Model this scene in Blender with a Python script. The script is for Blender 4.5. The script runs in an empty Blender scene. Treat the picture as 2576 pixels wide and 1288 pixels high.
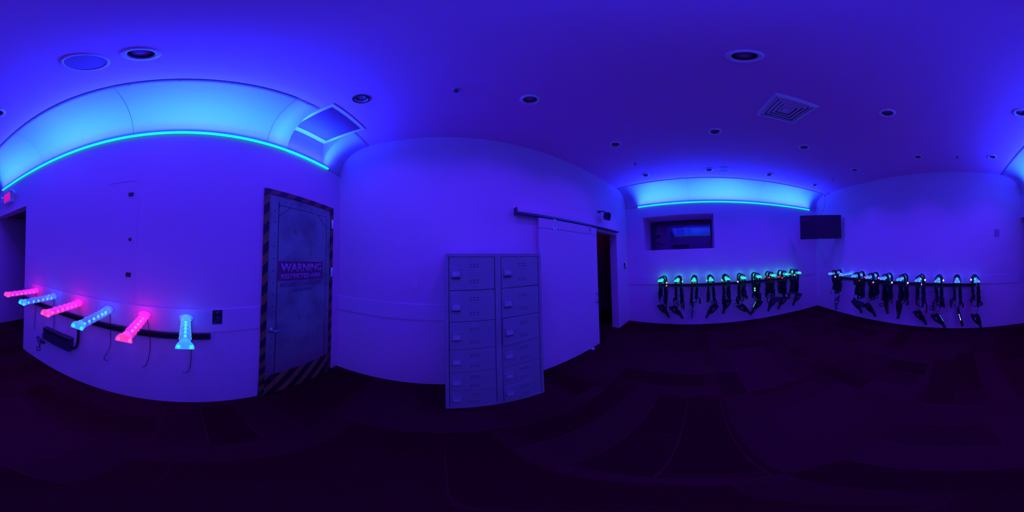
import bpy, bmesh, math, random
from mathutils import Vector, Matrix, Euler
PI = math.pi
C = bpy.context.scene.collection
sc = bpy.context.scene

# ------------------------------------------------------------------ room measures (metres, floor = 0)
YN, XE, YS, XW = 1.207, 1.597, -3.344, -2.911      # north / east / south / west wall faces
ZC, ZS, RC = 3.027, 2.629, 0.405                   # ceiling, cove spring line, cove radius
EYE = 1.5

# ------------------------------------------------------------------ camera: 360 degree panorama
def rotm(a, b, c):
    return (Matrix.Rotation(a, 3, 'X') @ Matrix.Rotation(b, 3, 'Y') @ Matrix.Rotation(c, 3, 'Z'))
R = rotm(0.0036, -0.0329, -1.9894)                 # small handheld tilt + heading
cam_d = bpy.data.cameras.new('camera'); cam_d.type = 'PANO'
cam_d.panorama_type = 'EQUIRECTANGULAR'
for k, v in dict(longitude_min=-PI, longitude_max=PI, latitude_min=-PI/2, latitude_max=PI/2).items():
    try: setattr(cam_d, k, v)
    except Exception: pass
    try: setattr(cam_d.cycles, k, v)
    except Exception: pass
try: cam_d.cycles.panorama_type = 'EQUIRECTANGULAR'
except Exception: pass
cam_d.clip_start = 0.02; cam_d.clip_end = 50
cam = bpy.data.objects.new('camera', cam_d); C.objects.link(cam)
base = Matrix(((1, 0, 0), (0, 0, -1), (0, 1, 0)))    # camera looking +Y, up +Z
cam.matrix_world = Matrix.Translation((0, 0, EYE)) @ (R @ base).to_4x4()
sc.camera = cam

# ------------------------------------------------------------------ world, exposure
w = bpy.data.worlds.new('world'); sc.world = w; w.use_nodes = True
w.node_tree.nodes['Background'].inputs[0].default_value = (0, 0, 0, 1)
w.node_tree.nodes['Background'].inputs[1].default_value = 0
sc.view_settings.view_transform = 'Standard'; sc.view_settings.look = 'None'
sc.view_settings.exposure = 0.0; sc.view_settings.gamma = 1.0
sc.view_settings.use_curve_mapping = False
sc.render.engine = 'CYCLES'
sc.cycles.max_bounces = 12; sc.cycles.diffuse_bounces = 8
sc.cycles.transparent_max_bounces = 14; sc.cycles.glossy_bounces = 4
sc.cycles.use_denoising = True; sc.cycles.use_adaptive_sampling = True; sc.cycles.adaptive_threshold = 0.02
sc.cycles.sample_clamp_indirect = 6

# ------------------------------------------------------------------ lights: the two cove LED strips
STRIP_N = (-2.62, 1.35); STRIP_S = (-2.69, 1.29)
def area(name, loc, direction, sx, sy, col, power, spread=100):
    l = bpy.data.lights.new(name, 'AREA'); l.shape = 'RECTANGLE'
    l.size = sx; l.size_y = sy; l.color = col; l.energy = power; l.spread = math.radians(spread)
    o = bpy.data.objects.new(name, l); C.objects.link(o); o.location = loc
    z = -Vector(direction).normalized(); x = Vector((1, 0, 0)); y = z.cross(x).normalized(); x = y.cross(z)
    o.matrix_world = Matrix.Translation(loc) @ Matrix((x, y, z)).transposed().to_4x4()
    return o
LED_COL = (0.008, 0.036, 1.0); CYAN = (0.0, 1.0, 0.7)
area('cove_led_north', ((STRIP_N[0]+STRIP_N[1])/2, YN-0.052, ZS+0.012), (0, -0.28, 1), STRIP_N[1]-STRIP_N[0], 0.02, LED_COL, 82, 130)
area('cove_led_south', ((STRIP_S[0]+STRIP_S[1])/2, YS+0.052, ZS+0.012), (0, 0.28, 1), STRIP_S[1]-STRIP_S[0], 0.02, LED_COL, 96, 130)

area('cove_led_north_cyan', ((STRIP_N[0]+STRIP_N[1])/2, YN-0.052, ZS+0.012), (0, -0.27, 1), STRIP_N[1]-STRIP_N[0], 0.02, CYAN, 2.3, 70)
area('cove_led_south_cyan', ((STRIP_S[0]+STRIP_S[1])/2, YS+0.052, ZS+0.012), (0, 0.27, 1), STRIP_S[1]-STRIP_S[0], 0.02, CYAN, 2.3, 70)
# added violet fill spots just under the sixteen ceiling cans, lifting the lower walls
GX = (0.858, -0.2, -1.242, -2.286); GY = (0.500, -0.537, -1.602, -2.627)
FILL_COL = (0.082, 0.014, 1.0)
for _y in GY:
    for _x in GX:
        edge_ = _y == GY[3] or _x == GX[3]
        l = bpy.data.lights.new('violet_fill', 'SPOT'); l.energy = 46 if edge_ else 20; l.color = FILL_COL; l.shadow_soft_size = 0.0
        l.spot_size = math.radians(104 if edge_ else 146); l.spot_blend = 1.0 if edge_ else 0.7
        o = bpy.data.objects.new('violet_fill', l); C.objects.link(o); o.location = (_x, _y, ZC-0.02)
# unseen fill light added to brighten the hall beyond the sliding door
l = bpy.data.lights.new('hall_fill', 'POINT'); l.energy = 0.8; l.color = (0.55, 0.10, 1.0); l.shadow_soft_size = 0.05
o = bpy.data.objects.new('hall_fill', l); C.objects.link(o); o.location = (2.1, -3.4, 2.36)

# ------------------------------------------------------------------ materials
def lin(r, g, b):
    f = lambda c: (c/255/12.92) if c/255 <= 0.04045 else ((c/255+0.055)/1.055)**2.4
    return (f(r), f(g), f(b), 1)
MATS = {}
def mat(name, col, rough=0.6, metal=0.0, spec=0.5, emit=None, estr=0.0, noise=None, bump=None, transp=None):
    m = bpy.data.materials.new(name); m.use_nodes = True; nt = m.node_tree; N = nt.nodes; L = nt.links
    b = N['Principled BSDF']; c4 = tuple(col[:3]) + (1,)
    b.inputs['Base Color'].default_value = c4; b.inputs['Roughness'].default_value = rough
    b.inputs['Metallic'].default_value = metal; b.inputs['Specular IOR Level'].default_value = spec
    if emit: b.inputs['Emission Color'].default_value = tuple(emit[:3]) + (1,); b.inputs['Emission Strength'].default_value = estr
    if noise or bump:
        tc = N.new('ShaderNodeTexCoord')
    if noise:                                      # (scale, amount)
        n = N.new('ShaderNodeTexNoise'); n.inputs['Scale'].default_value = noise[0]; n.inputs['Detail'].default_value = 5
        L.new(tc.outputs['Object'], n.inputs['Vector'])
        r = N.new('ShaderNodeMapRange'); r.inputs['From Min'].default_value = 0.3; r.inputs['From Max'].default_value = 0.7
        r.inputs['To Min'].default_value = 1-noise[1]; r.inputs['To Max'].default_value = 1.0
        L.new(n.outputs['Fac'], r.inputs['Value'])
        mx = N.new('ShaderNodeMix'); mx.data_type = 'RGBA'; mx.blend_type = 'MULTIPLY'; mx.inputs['Factor'].default_value = 1
        mx.inputs[6].default_value = c4; L.new(r.outputs[0], mx.inputs[7]); L.new(mx.outputs[2], b.inputs['Base Color'])
    if bump:
        n2 = N.new('ShaderNodeTexNoise'); n2.inputs['Scale'].default_value = bump[0]; n2.inputs['Detail'].default_value = 4
        L.new(tc.outputs['Object'], n2.inputs['Vector'])
        bp = N.new('ShaderNodeBump'); bp.inputs['Strength'].default_value = bump[1]; bp.inputs['Distance'].default_value = 0.01
        L.new(n2.outputs['Fac'], bp.inputs['Height']); L.new(bp.outputs[0], b.inputs['Normal'])
    if transp:
        out = N['Material Output']; tr = N.new('ShaderNodeBsdfTransparent'); ms = N.new('ShaderNodeMixShader')
        ms.inputs[0].default_value = transp
        L.new(b.outputs[0], ms.inputs[1]); L.new(tr.outputs[0], ms.inputs[2]); L.new(ms.outputs[0], out.inputs['Surface'])
    MATS[name] = m; return m
mat('wall_paint', (0.86, 0.42, 0.72), 0.75, spec=0.25, noise=(1.3, 0.05), bump=(220, 0.06))
mat('ceiling_paint', (0.96, 0.36, 0.82), 0.85, spec=0.15, noise=(0.9, 0.05), bump=(260, 0.05))
mat('cove_board', (0.80, 0.55, 0.80), 0.5, spec=0.3)
mat('trim_paint', (0.86, 0.44, 0.74), 0.45, spec=0.4)
mat('seam', (0.12, 0.08, 0.2), 0.8)
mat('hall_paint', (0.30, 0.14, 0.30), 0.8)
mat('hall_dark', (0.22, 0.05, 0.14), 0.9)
mat('black_plastic', (0.012, 0.008, 0.016), 0.45)
mat('black_fabric', (0.010, 0.006, 0.014), 0.85, bump=(900, 0.3))
mat('dark_webbing', (0.02, 0.012, 0.03), 0.8, bump=(1200, 0.3))
mat('dark_plastic', (0.05, 0.02, 0.06), 0.5)
mat('blue_plastic', (0.12, 0.10, 0.28), 0.4)
mat('wire', (0.03, 0.02, 0.08), 0.5)
mat('grey_metal', (0.32, 0.27, 0.36), 0.4, metal=0.6)
mat('bright_metal', (0.98, 0.98, 1.0), 0.3)
mat('dark_metal', (0.08, 0.06, 0.12), 0.4, metal=0.7)
mat('white_plastic', (0.85, 0.75, 0.92), 0.4)
mat('locker_paint', (0.36, 0.27, 0.35), 0.5, spec=0.3, noise=(6, 0.08))
mat('locker_shadow', (0.04, 0.02, 0.05), 0.8)
mat('can_dark', (0.45, 0.15, 0.38), 0.5, metal=0.1)
mat('bulb_glass', (0.45, 0.20, 0.45), 0.15)
mat('grille', (0.36, 0.16, 0.42), 0.6)
mat('screen', (0.07, 0.003, 0.04), 0.35, spec=0.15)
mat('strip_led', (0.1, 0.9, 0.8), 0.5, emit=(0.003, 1.0, 0.74), estr=1.15)
mat('sign_dark', (0.20, 0.02, 0.10), 0.6)
mat('sign_text', (0.55, 0.30, 0.50), 0.6)
mat('door_text', (0.12, 0.05, 0.17), 0.7)
mat('stripe_dark', (0.010, 0.006, 0.012), 0.6)
mat('exit_red', (0.3, 0.0, 0.02), 0.5, emit=(1.0, 0.0, 0.22), estr=0.85)
mat('hazard_red', (0.6, 0.05, 0.05), 0.5)
# door: worn painted steel
def door_mat():
    m = bpy.data.materials.new('worn_door'); m.use_nodes = True; nt = m.node_tree; N = nt.nodes; L = nt.links; b = N['Principled BSDF']
    tc = N.new('ShaderNodeTexCoord'); n = N.new('ShaderNodeTexNoise'); n.inputs['Scale'].default_value = 3.5; n.inputs['Detail'].default_value = 9
    L.new(tc.outputs['Object'], n.inputs['Vector'])
    cr = N.new('ShaderNodeValToRGB'); cr.color_ramp.elements[0].position = 0.36; cr.color_ramp.elements[0].color = (0.17, 0.17, 0.17, 1)
    cr.color_ramp.elements[1].position = 0.62; cr.color_ramp.elements[1].color = (0.27, 0.38, 0.32, 1)
    L.new(n.outputs['Fac'], cr.inputs[0])
    v = N.new('ShaderNodeTexNoise'); v.inputs['Scale'].default_value = 13; v.inputs['Detail'].default_value = 6; L.new(tc.outputs['Object'], v.inputs['Vector'])
    r2 = N.new('ShaderNodeValToRGB'); r2.color_ramp.elements[0].position = 0.66; r2.color_ramp.elements[1].position = 0.74
    L.new(v.outputs['Fac'], r2.inputs[0])
    mx = N.new('ShaderNodeMix'); mx.data_type = 'RGBA'; L.new(r2.outputs[0], mx.inputs['Factor'])
    L.new(cr.outputs[0], mx.inputs[6]); mx.inputs[7].default_value = (0.07, 0.03, 0.07, 1)
    # rust creeping up from the bottom of the sheet
    sp = N.new('ShaderNodeSeparateXYZ'); L.new(tc.outputs['Object'], sp.inputs[0])
    mr = N.new('ShaderNodeMapRange'); mr.inputs['From Min'].default_value = 0.95; mr.inputs['From Max'].default_value = 0.25
    L.new(sp.outputs['Z'], mr.inputs['Value'])
    mm = N.new('ShaderNodeMath'); mm.operation = 'MULTIPLY'; L.new(mr.outputs[0], mm.inputs[0]); L.new(n.outputs['Fac'], mm.inputs[1])
    m3 = N.new('ShaderNodeMath'); m3.operation = 'MULTIPLY'; m3.inputs[1].default_value = 1.5; m3.use_clamp = True; L.new(mm.outputs[0], m3.inputs[0])
    mx2 = N.new('ShaderNodeMix'); mx2.data_type = 'RGBA'; L.new(m3.outputs[0], mx2.inputs['Factor']); L.new(mx.outputs[2], mx2.inputs[6]); mx2.inputs[7].default_value = (0.28, 0.05, 0.12, 1)
    L.new(mx2.outputs[2], b.inputs['Base Color']); b.inputs['Roughness'].default_value = 0.5; MATS['worn_door'] = m
door_mat()
# hazard tape: diagonal stripes, u axis selectable
def hazard_mat(name, ax1, ax2, period, duty, c1, c2, s1=1, s2=1):
    m = bpy.data.materials.new(name); m.use_nodes = True; nt = m.node_tree; N = nt.nodes; L = nt.links; b = N['Principled BSDF']
    tc = N.new('ShaderNodeTexCoord'); sp = N.new('ShaderNodeSeparateXYZ'); L.new(tc.outputs['Object'], sp.inputs[0])
    a1 = N.new('ShaderNodeMath'); a1.operation = 'MULTIPLY'; a1.inputs[1].default_value = s1; L.new(sp.outputs[ax1], a1.inputs[0])
    a2 = N.new('ShaderNodeMath'); a2.operation = 'MULTIPLY_ADD'; a2.inputs[1].default_value = s2; L.new(sp.outputs[ax2], a2.inputs[0]); L.new(a1.outputs[0], a2.inputs[2])
    d = N.new('ShaderNodeMath'); d.operation = 'DIVIDE'; d.inputs[1].default_value = period; L.new(a2.outputs[0], d.inputs[0])
    f = N.new('ShaderNodeMath'); f.operation = 'FLOORED_MODULO'; f.inputs[1].default_value = 1.0; L.new(d.outputs[0], f.inputs[0])
    g = N.new('ShaderNodeMath'); g.operation = 'GREATER_THAN'; g.inputs[1].default_value = duty; L.new(f.outputs[0], g.inputs[0])
    mx = N.new('ShaderNodeMix'); mx.data_type = 'RGBA'; L.new(g.outputs[0], mx.inputs['Factor']); mx.inputs[6].default_value = c1; mx.inputs[7].default_value = c2
    L.new(mx.outputs[2], b.inputs['Base Color']); b.inputs['Roughness'].default_value = 0.6; MATS[name] = m
hazard_mat('hazard_tape', 'X', 'Z', 0.17, 0.5, (0.02, 0.008, 0.015, 1), (0.24, 0.12, 0.035, 1), 1, -1)
hazard_mat('hazard_tape_top', 'X', 'Z', 0.17, 0.5, (0.06, 0.01, 0.03, 1), (0.30, 0.06, 0.06, 1), 1, -1)
def floor_mat():
    m = bpy.data.materials.new('carpet_planks'); m.use_nodes = True; nt = m.node_tree; N = nt.nodes; L = nt.links; b = N['Principled BSDF']
    tc = N.new('ShaderNodeTexCoord')
    br = N.new('ShaderNodeTexBrick'); br.inputs['Scale'].default_value = 1.0; br.offset = 0.37
    br.inputs['Brick Width'].default_value = 0.95; br.inputs['Row Height'].default_value = 0.24
    br.inputs['Mortar Size'].default_value = 0.0028; br.inputs['Mortar Smooth'].default_value = 0.3
    br.inputs['Color1'].default_value = (0.055, 0.0008, 0.0055, 1); br.inputs['Color2'].default_value = (0.085, 0.001, 0.014, 1)
    br.inputs['Mortar'].default_value = (0.085, 0.0015, 0.012, 1)
    mp = N.new('ShaderNodeMapping'); mp.inputs['Rotation'].default_value = (0, 0, 0.0); L.new(tc.outputs['Object'], mp.inputs[0]); L.new(mp.outputs[0], br.inputs['Vector'])
    br2 = N.new('ShaderNodeTexBrick'); br2.inputs['Scale'].default_value = 1.0; br2.offset = 0.43
    br2.inputs['Brick Width'].default_value = 0.95; br2.inputs['Row Height'].default_value = 0.24
    br2.inputs['Mortar Size'].default_value = 0.003; br2.inputs['Color1'].default_value = (0.05, 0.0008, 0.0055, 1); br2.inputs['Color2'].default_value = (0.085, 0.0012, 0.015, 1)
    br2.inputs['Mortar'].default_value = (0.12, 0.002, 0.018, 1)
    mp2 = N.new('ShaderNodeMapping'); mp2.inputs['Rotation'].default_value = (0, 0, PI/2); mp2.inputs['Location'].default_value = (0.2, 0.1, 0); L.new(tc.outputs['Object'], mp2.inputs[0]); L.new(mp2.outputs[0], br2.inputs['Vector'])
    ch = N.new('ShaderNodeTexChecker'); ch.inputs['Scale'].default_value = 1/0.96; mp3 = N.new('ShaderNodeMapping'); mp3.inputs['Location'].default_value = (0.13, 0.31, 0.5); L.new(tc.outputs['Object'], mp3.inputs[0]); L.new(mp3.outputs[0], ch.inputs['Vector']); ch.inputs['Color1'].default_value = (0, 0, 0, 1); ch.inputs['Color2'].default_value = (1, 1, 1, 1)
    mx = N.new('ShaderNodeMix'); mx.data_type = 'RGBA'; L.new(ch.outputs['Fac'], mx.inputs['Factor']); L.new(br.outputs[0], mx.inputs[6]); L.new(br2.outputs[0], mx.inputs[7])
    # random thin accent threads
    vo = N.new('ShaderNodeTexNoise'); vo.inputs['Scale'].default_value = 160; vo.inputs['Detail'].default_value = 3; L.new(tc.outputs['Object'], vo.inputs['Vector'])
    mr = N.new('ShaderNodeMapRange'); mr.inputs['To Min'].default_value = 0.6; mr.inputs['To Max'].default_value = 1.3; L.new(vo.outputs['Fac'], mr.inputs['Value'])
    m2 = N.new('ShaderNodeMix'); m2.data_type = 'RGBA'; m2.blend_type = 'MULTIPLY'; m2.inputs['Factor'].default_value = 1; L.new(mx.outputs[2], m2.inputs[6]); L.new(mr.outputs[0], m2.inputs[7])
    L.new(m2.outputs[2], b.inputs['Base Color']); b.inputs['Roughness'].default_value = 0.95; b.inputs['Specular IOR Level'].default_value = 0.05
    MATS['carpet'] = m
floor_mat()
def glass_mat():
    m = bpy.data.materials.new('window_glass'); m.use_nodes = True; nt = m.node_tree; N = nt.nodes; L = nt.links; out = N['Material Output']
    N.remove(N['Principled BSDF']); tr = N.new('ShaderNodeBsdfTransparent'); tr.inputs[0].default_value = (0.75, 0.7, 0.8, 1)
    gl = N.new('ShaderNodeBsdfGlossy'); gl.inputs['Color'].default_value = (0.9, 0.4, 0.95, 1); gl.inputs['Roughness'].default_value = 0.0; fr = N.new('ShaderNodeFresnel'); fr.inputs['IOR'].default_value = 1.55
    ml = N.new('ShaderNodeMath'); ml.operation = 'MULTIPLY'; ml.inputs[1].default_value = 2.6; L.new(fr.outputs[0], ml.inputs[0])
    ms = N.new('ShaderNodeMixShader'); L.new(ml.outputs[0], ms.inputs[0]); L.new(tr.outputs[0], ms.inputs[1]); L.new(gl.outputs[0], ms.inputs[2]); L.new(ms.outputs[0], out.inputs['Surface'])
    MATS['glass'] = m
glass_mat()
def acrylic(name, tube, k, transp=0.45):
    return mat(name, (0.6, 0.55, 0.8), 0.25, emit=tube, estr=k, transp=transp)
acrylic('acrylic_red', (1.0, 0.0, 0.26), 0.62, 0.38)
acrylic('acrylic_blue', (0.03, 0.10, 0.95), 0.40, 0.45)
acrylic('acrylic_cyan', (0.04, 0.26, 0.9), 0.55, 0.45)
acrylic('acrylic_green', (0.0, 0.30, 0.16), 0.25, 0.65)
acrylic('acrylic_dimblue', (0.05, 0.15, 0.9), 0.22, 0.65)
acrylic('ring_red', (1.0, 0.02, 0.30), 0.8, 0.3)
acrylic('ring_blue', (0.05, 0.14, 1.0), 0.65, 0.3)
acrylic('ring_cyan', (0.06, 0.36, 0.95), 0.75, 0.25)
acrylic('ring_green', (0.0, 0.5, 0.25), 0.3, 0.4)
acrylic('ring_dimblue', (0.1, 0.25, 0.9), 0.35, 0.4)
acrylic('tip_green', (0.0, 0.80, 0.10), 0.92, 0.10)
acrylic('tip_cyan', (0.06, 0.24, 0.80), 0.72, 0.12)
acrylic('tip_red', (1.0, 0.03, 0.08), 0.85, 0.2)
acrylic('tip_blue', (0.03, 0.36, 0.75), 0.65, 0.25)
for n, c, s in (('led_red', (1.0, 0.12, 0.16), 3.0), ('led_cyan', (0.0, 1.0, 0.6), 3.0), ('led_green', (0.08, 1.0, 0.25), 2.2), ('led_white', (0.7, 0.6, 1.0), 2.2),
                ('led_deepred', (1.0, 0.02, 0.05), 2.0), ('led_violet', (0.9, 0.3, 1.0), 1.6), ('led_orange', (1.0, 0.35, 0.15), 2.0), ('led_blue', (0.05, 0.45, 1.0), 2.0), ('led_dim', (0.5, 0.4, 0.5), 0.5)):
    mat(n, c, 0.4, emit=c, estr=s*1.5)

# ------------------------------------------------------------------ mesh helpers
class MB:
    def __init__(s): s.bm = bmesh.new()
    def box(s, x0, x1, y0, y1, z0, z1, bev=0.0):
        t = bmesh.new(); bmesh.ops.create_cube(t, size=1)
        for v in t.verts: v.co = Vector(((x0+x1)/2 + v.co.x*(x1-x0), (y0+y1)/2 + v.co.y*(y1-y0), (z0+z1)/2 + v.co.z*(z1-z0)))
        if bev: bmesh.ops.bevel(t, geom=t.edges[:], offset=bev, segments=2, affect='EDGES', profile=0.7)
        s._add(t); return s
    def _add(s, t, mtx=None):
        if mtx is not None: bmesh.ops.transform(t, matrix=mtx, verts=t.verts[:])
        me = bpy.data.meshes.new('tmp'); t.to_mesh(me); t.free(); s.bm.from_mesh(me); bpy.data.meshes.remove(me)
    def tube(s, pts, r, n=8, cap=True):
        pts = [Vector(p) for p in pts]; rings = []; t = bmesh.new()
        up = None
        for i, p in enumerate(pts):
            d = (pts[min(i+1, len(pts)-1)] - pts[max(i-1, 0)]).normalized()
            if up is None: up = d.orthogonal().normalized()
            up = (up - d*up.dot(d)).normalized(); q = d.cross(up)
            rr = r[i] if isinstance(r, (list, tuple)) else r
            rings.append([t.verts.new(p + up*math.cos(2*PI*k/n)*rr + q*math.sin(2*PI*k/n)*rr) for k in range(n)])
        for a, b in zip(rings, rings[1:]):
            for k in range(n): t.faces.new((a[k], a[(k+1) % n], b[(k+1) % n], b[k]))
        if cap: t.faces.new(rings[0][::-1]); t.faces.new(rings[-1])
        for f in t.faces: f.smooth = True
        s._add(t); return s
    def ribbon(s, pts, wdir, width, th):
        """flat strap along pts; wdir = width direction, width may be a list"""
        pts = [Vector(p) for p in pts]; t = bmesh.new(); W = Vector(wdir).normalized(); rings = []
        for i, p in enumerate(pts):
            d = (pts[min(i+1, len(pts)-1)] - pts[max(i-1, 0)]).normalized()
            nn = d.cross(W)
            nn = nn.normalized() if nn.length > 1e-5 else Vector((0, 0, 1))
            w2 = (width[i] if isinstance(width, (list, tuple)) else width)/2
            rings.append([t.verts.new(p + W*a*w2 + nn*b*th/2) for a, b in ((-1, -1), (1, -1), (1, 1), (-1, 1))])
        for a, b in zip(rings, rings[1:]):
            for k in range(4): t.faces.new((a[k], a[(k+1) % 4], b[(k+1) % 4], b[k]))
        t.faces.new(rings[0][::-1]); t.faces.new(rings[-1]); bmesh.ops.recalc_face_normals(t, faces=t.faces[:])
        s._add(t); return s
    def prism(s, outline, o, ex, ey, ez, th, bev=0.0):
        """outline (list of 2D) in plane (ex,ey) at o, extruded along ez by th"""
        o, ex, ey, ez = Vector(o), Vector(ex), Vector(ey), Vector(ez); t = bmesh.new()
        a = [t.verts.new(o + ex*p[0] + ey*p[1]) for p in outline]
        b = [t.verts.new(v.co + ez*th) for v in a]; n = len(a)
        t.faces.new(a[::-1]); t.faces.new(b)
        for k in range(n): t.faces.new((a[k], a[(k+1) % n], b[(k+1) % n], b[k]))
        bmesh.ops.recalc_face_normals(t, faces=t.faces[:])
        if bev:
            bmesh.ops.bevel(t, geom=[e for e in t.edges], offset=bev, segments=2, affect='EDGES')
        s._add(t); return s
    def lathe(s, prof, o, axis=(0, 0, 1), n=32, smooth=True):
        o = Vector(o); A = Vector(axis).normalized(); X = A.orthogonal().normalized(); Y = A.cross(X); t = bmesh.new(); rings = []
        for r, h in prof:
            if r < 1e-6: rings.append([t.verts.new(o + A*h)])
            else: rings.append([t.verts.new(o + A*h + X*math.cos(2*PI*k/n)*r + Y*math.sin(2*PI*k/n)*r) for k in range(n)])
        for a, b in zip(rings, rings[1:]):
            for k in range(n):
                k2 = (k+1) % n
                if len(a) == 1 and len(b) == 1: continue
                if len(a) == 1: t.faces.new((a[0], b[k2], b[k]))
                elif len(b) == 1: t.faces.new((a[k], a[k2], b[0]))
                else: t.faces.new((a[k], a[k2], b[k2], b[k]))
        bmesh.ops.recalc_face_normals(t, faces=t.faces[:])
        if smooth:
            for f in t.faces: f.smooth = True
        s._add(t); return s
    def ball(s, o, r, n=8):
        t = bmesh.new(); bmesh.ops.create_uvsphere(t, u_segments=n, v_segments=max(5, n//2+1), radius=r)
        for v in t.verts: v.co += Vector(o)
        for f in t.faces: f.smooth = True
        s._add(t); return s
    def build(s, name, m, parent=None, origin=None, kind=None, label=None, cat=None, group=None):
        me = bpy.data.meshes.new(name)
        if origin is not None: bmesh.ops.translate(s.bm, vec=-Vector(origin), verts=s.bm.verts[:])
        s.bm.to_mesh(me); s.bm.free()
        mm = m if isinstance(m, bpy.types.Material) else MATS[m]
        me.materials.append(mm)
        o = bpy.data.objects.new(name, me); C.objects.link(o)
        if origin is not None: o.location = origin
        if parent is not None:
            o.parent = parent; o.matrix_parent_inverse = parent.matrix_world.inverted() if False else Matrix.Translation(-parent.location)
        if kind: o['kind'] = kind
        if label: o['label'] = label
        if cat: o['category'] = cat
        if group: o['group'] = group
        return o
def thing(name, loc, label, cat, group=None):
    o = bpy.data.objects.new(name, None); o.empty_display_size = 0.05; C.objects.link(o); o.location = loc
    o['label'] = label; o['category'] = cat
    if group: o['group'] = group
    return o
def cutmesh(o, cutters):
    """subtract cutter MBs from object o, keep only the result"""
    tmp = MB()
    for c in cutters:
        me = bpy.data.meshes.new('c'); c.bm.to_mesh(me); c.bm.free(); tmp.bm.from_mesh(me); bpy.data.meshes.remove(me)
    me = bpy.data.meshes.new('cut'); tmp.bm.to_mesh(me); tmp.bm.free(); co = bpy.data.objects.new('cut', me); C.objects.link(co)
    md = o.modifiers.new('b', 'BOOLEAN'); md.operation = 'DIFFERENCE'; md.object = co; md.solver = 'EXACT'
    bpy.context.view_layer.update(); dg = bpy.context.evaluated_depsgraph_get()
    new = bpy.data.meshes.new_from_object(o.evaluated_get(dg)); old = o.data; o.modifiers.clear(); o.data = new
    bpy.data.meshes.remove(old); bpy.data.objects.remove(co); bpy.data.meshes.remove(me)
def text_mesh(txt, name, m, origin, xdir, ydir, width=None, height=None, depth=0.002, parent=None, bold=0.0, align='CENTER'):
    cu = bpy.data.curves.new('t', 'FONT'); cu.body = txt; cu.size = 1; cu.extrude = 0.0; cu.offset = bold; cu.align_x = align; cu.align_y = 'CENTER'
    to = bpy.data.objects.new('t', cu); C.objects.link(to); bpy.context.view_layer.update()
    me = bpy.data.meshes.new_from_object(to.evaluated_get(bpy.context.evaluated_depsgraph_get()))
    bpy.data.objects.remove(to); bpy.data.curves.remove(cu)
    xs = [v.co.x for v in me.vertices]; ys = [v.co.y for v in me.vertices]
    sx = width/(max(xs)-min(xs)) if width else 1; sy = height/(max(ys)-min(ys)) if height else sx
    if not width: sx = sy
    cx, cy = (max(xs)+min(xs))/2, (max(ys)+min(ys))/2
    X, Y = Vector(xdir), Vector(ydir); Z = X.cross(Y)
    bm = bmesh.new(); bm.from_mesh(me); bpy.data.meshes.remove(me)
    g = bmesh.ops.extrude_face_region(bm, geom=bm.faces[:]); vs = [e for e in g['geom'] if isinstance(e, bmesh.types.BMVert)]
    for v in vs: v.co.z += 1.0
    for v in bm.verts: v.co = Vector(origin) + X*((v.co.x-cx)*sx) + Y*((v.co.y-cy)*sy) + Z*(v.co.z*depth)
    bmesh.ops.recalc_face_normals(bm, faces=bm.faces[:])
    b = MB(); b.bm.free(); b.bm = bm
    return b.build(name, m, parent)

# ================================================================== SETTING
T = 0.15
MB().box(-3.3, 3.0, -5.0, 3.4, -0.1, 0.0).build('floor', 'carpet', kind='structure')
# ceiling with holes for the cans
cans = [(x, y) for y in GY for x in GX]
cl = MB().box(XW-T, XE+T, YS-0.62, YN+T, ZC, ZC+0.2).build('ceiling', 'ceiling_paint', kind='structure')
cc = []
for x, y in cans:
    c = MB(); c.lathe([(0, -0.02), (0.050, -0.02), (0.050, 0.13), (0, 0.13)], (x, y, ZC), n=32, smooth=False); cc.append(c)
cutmesh(cl, cc)
# north wall with the doorway beside the west corner
nw = MB().box(XW, XE, YN, YN+T, 0, ZC).build('wall_north', 'wall_paint', kind='structure')
cutmesh(nw, [MB().box(XW-0.05, -1.868, YN-0.1, YN+T+0.1, -0.1, 2.145)])
# east wall with the sliding-door opening
ew = MB().box(XE, XE+T, YS-0.6, YN+T, 0, ZC).build('wall_east', 'wall_paint', kind='structure')
cutmesh(ew, [MB().box(XE-0.1, XE+T+0.1, -2.872, -1.95, -0.1, 1.965)])
# south wall, thick, with deep window recess
WD = 0.57
sw = MB().box(XW, XE, YS-WD-0.05, YS, 0, ZC).build('wall_south', 'wall_paint', kind='structure')
cutmesh(sw, [MB().box(-0.31, 1.195, YS-WD-0.2, YS+0.1, 1.642, 2.378)])
MB().box(XW-T, XW, YS-0.6, 3.2, 0, ZC).build('wall_west', 'wall_paint', kind='structure')
# passage beyond the north doorway
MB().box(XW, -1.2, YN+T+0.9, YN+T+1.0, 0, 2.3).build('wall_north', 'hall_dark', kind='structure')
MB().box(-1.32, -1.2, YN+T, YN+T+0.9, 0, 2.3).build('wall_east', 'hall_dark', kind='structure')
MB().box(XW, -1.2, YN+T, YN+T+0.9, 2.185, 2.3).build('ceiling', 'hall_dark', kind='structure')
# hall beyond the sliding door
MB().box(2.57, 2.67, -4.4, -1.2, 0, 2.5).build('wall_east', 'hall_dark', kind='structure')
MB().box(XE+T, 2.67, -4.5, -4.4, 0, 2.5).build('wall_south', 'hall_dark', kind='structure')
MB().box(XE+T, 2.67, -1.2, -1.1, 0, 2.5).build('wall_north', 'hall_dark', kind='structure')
MB().box(XE+T, 2.67, -4.4, -1.2, 2.4, 2.5).build('ceiling', 'hall_dark', kind='structure')
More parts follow.
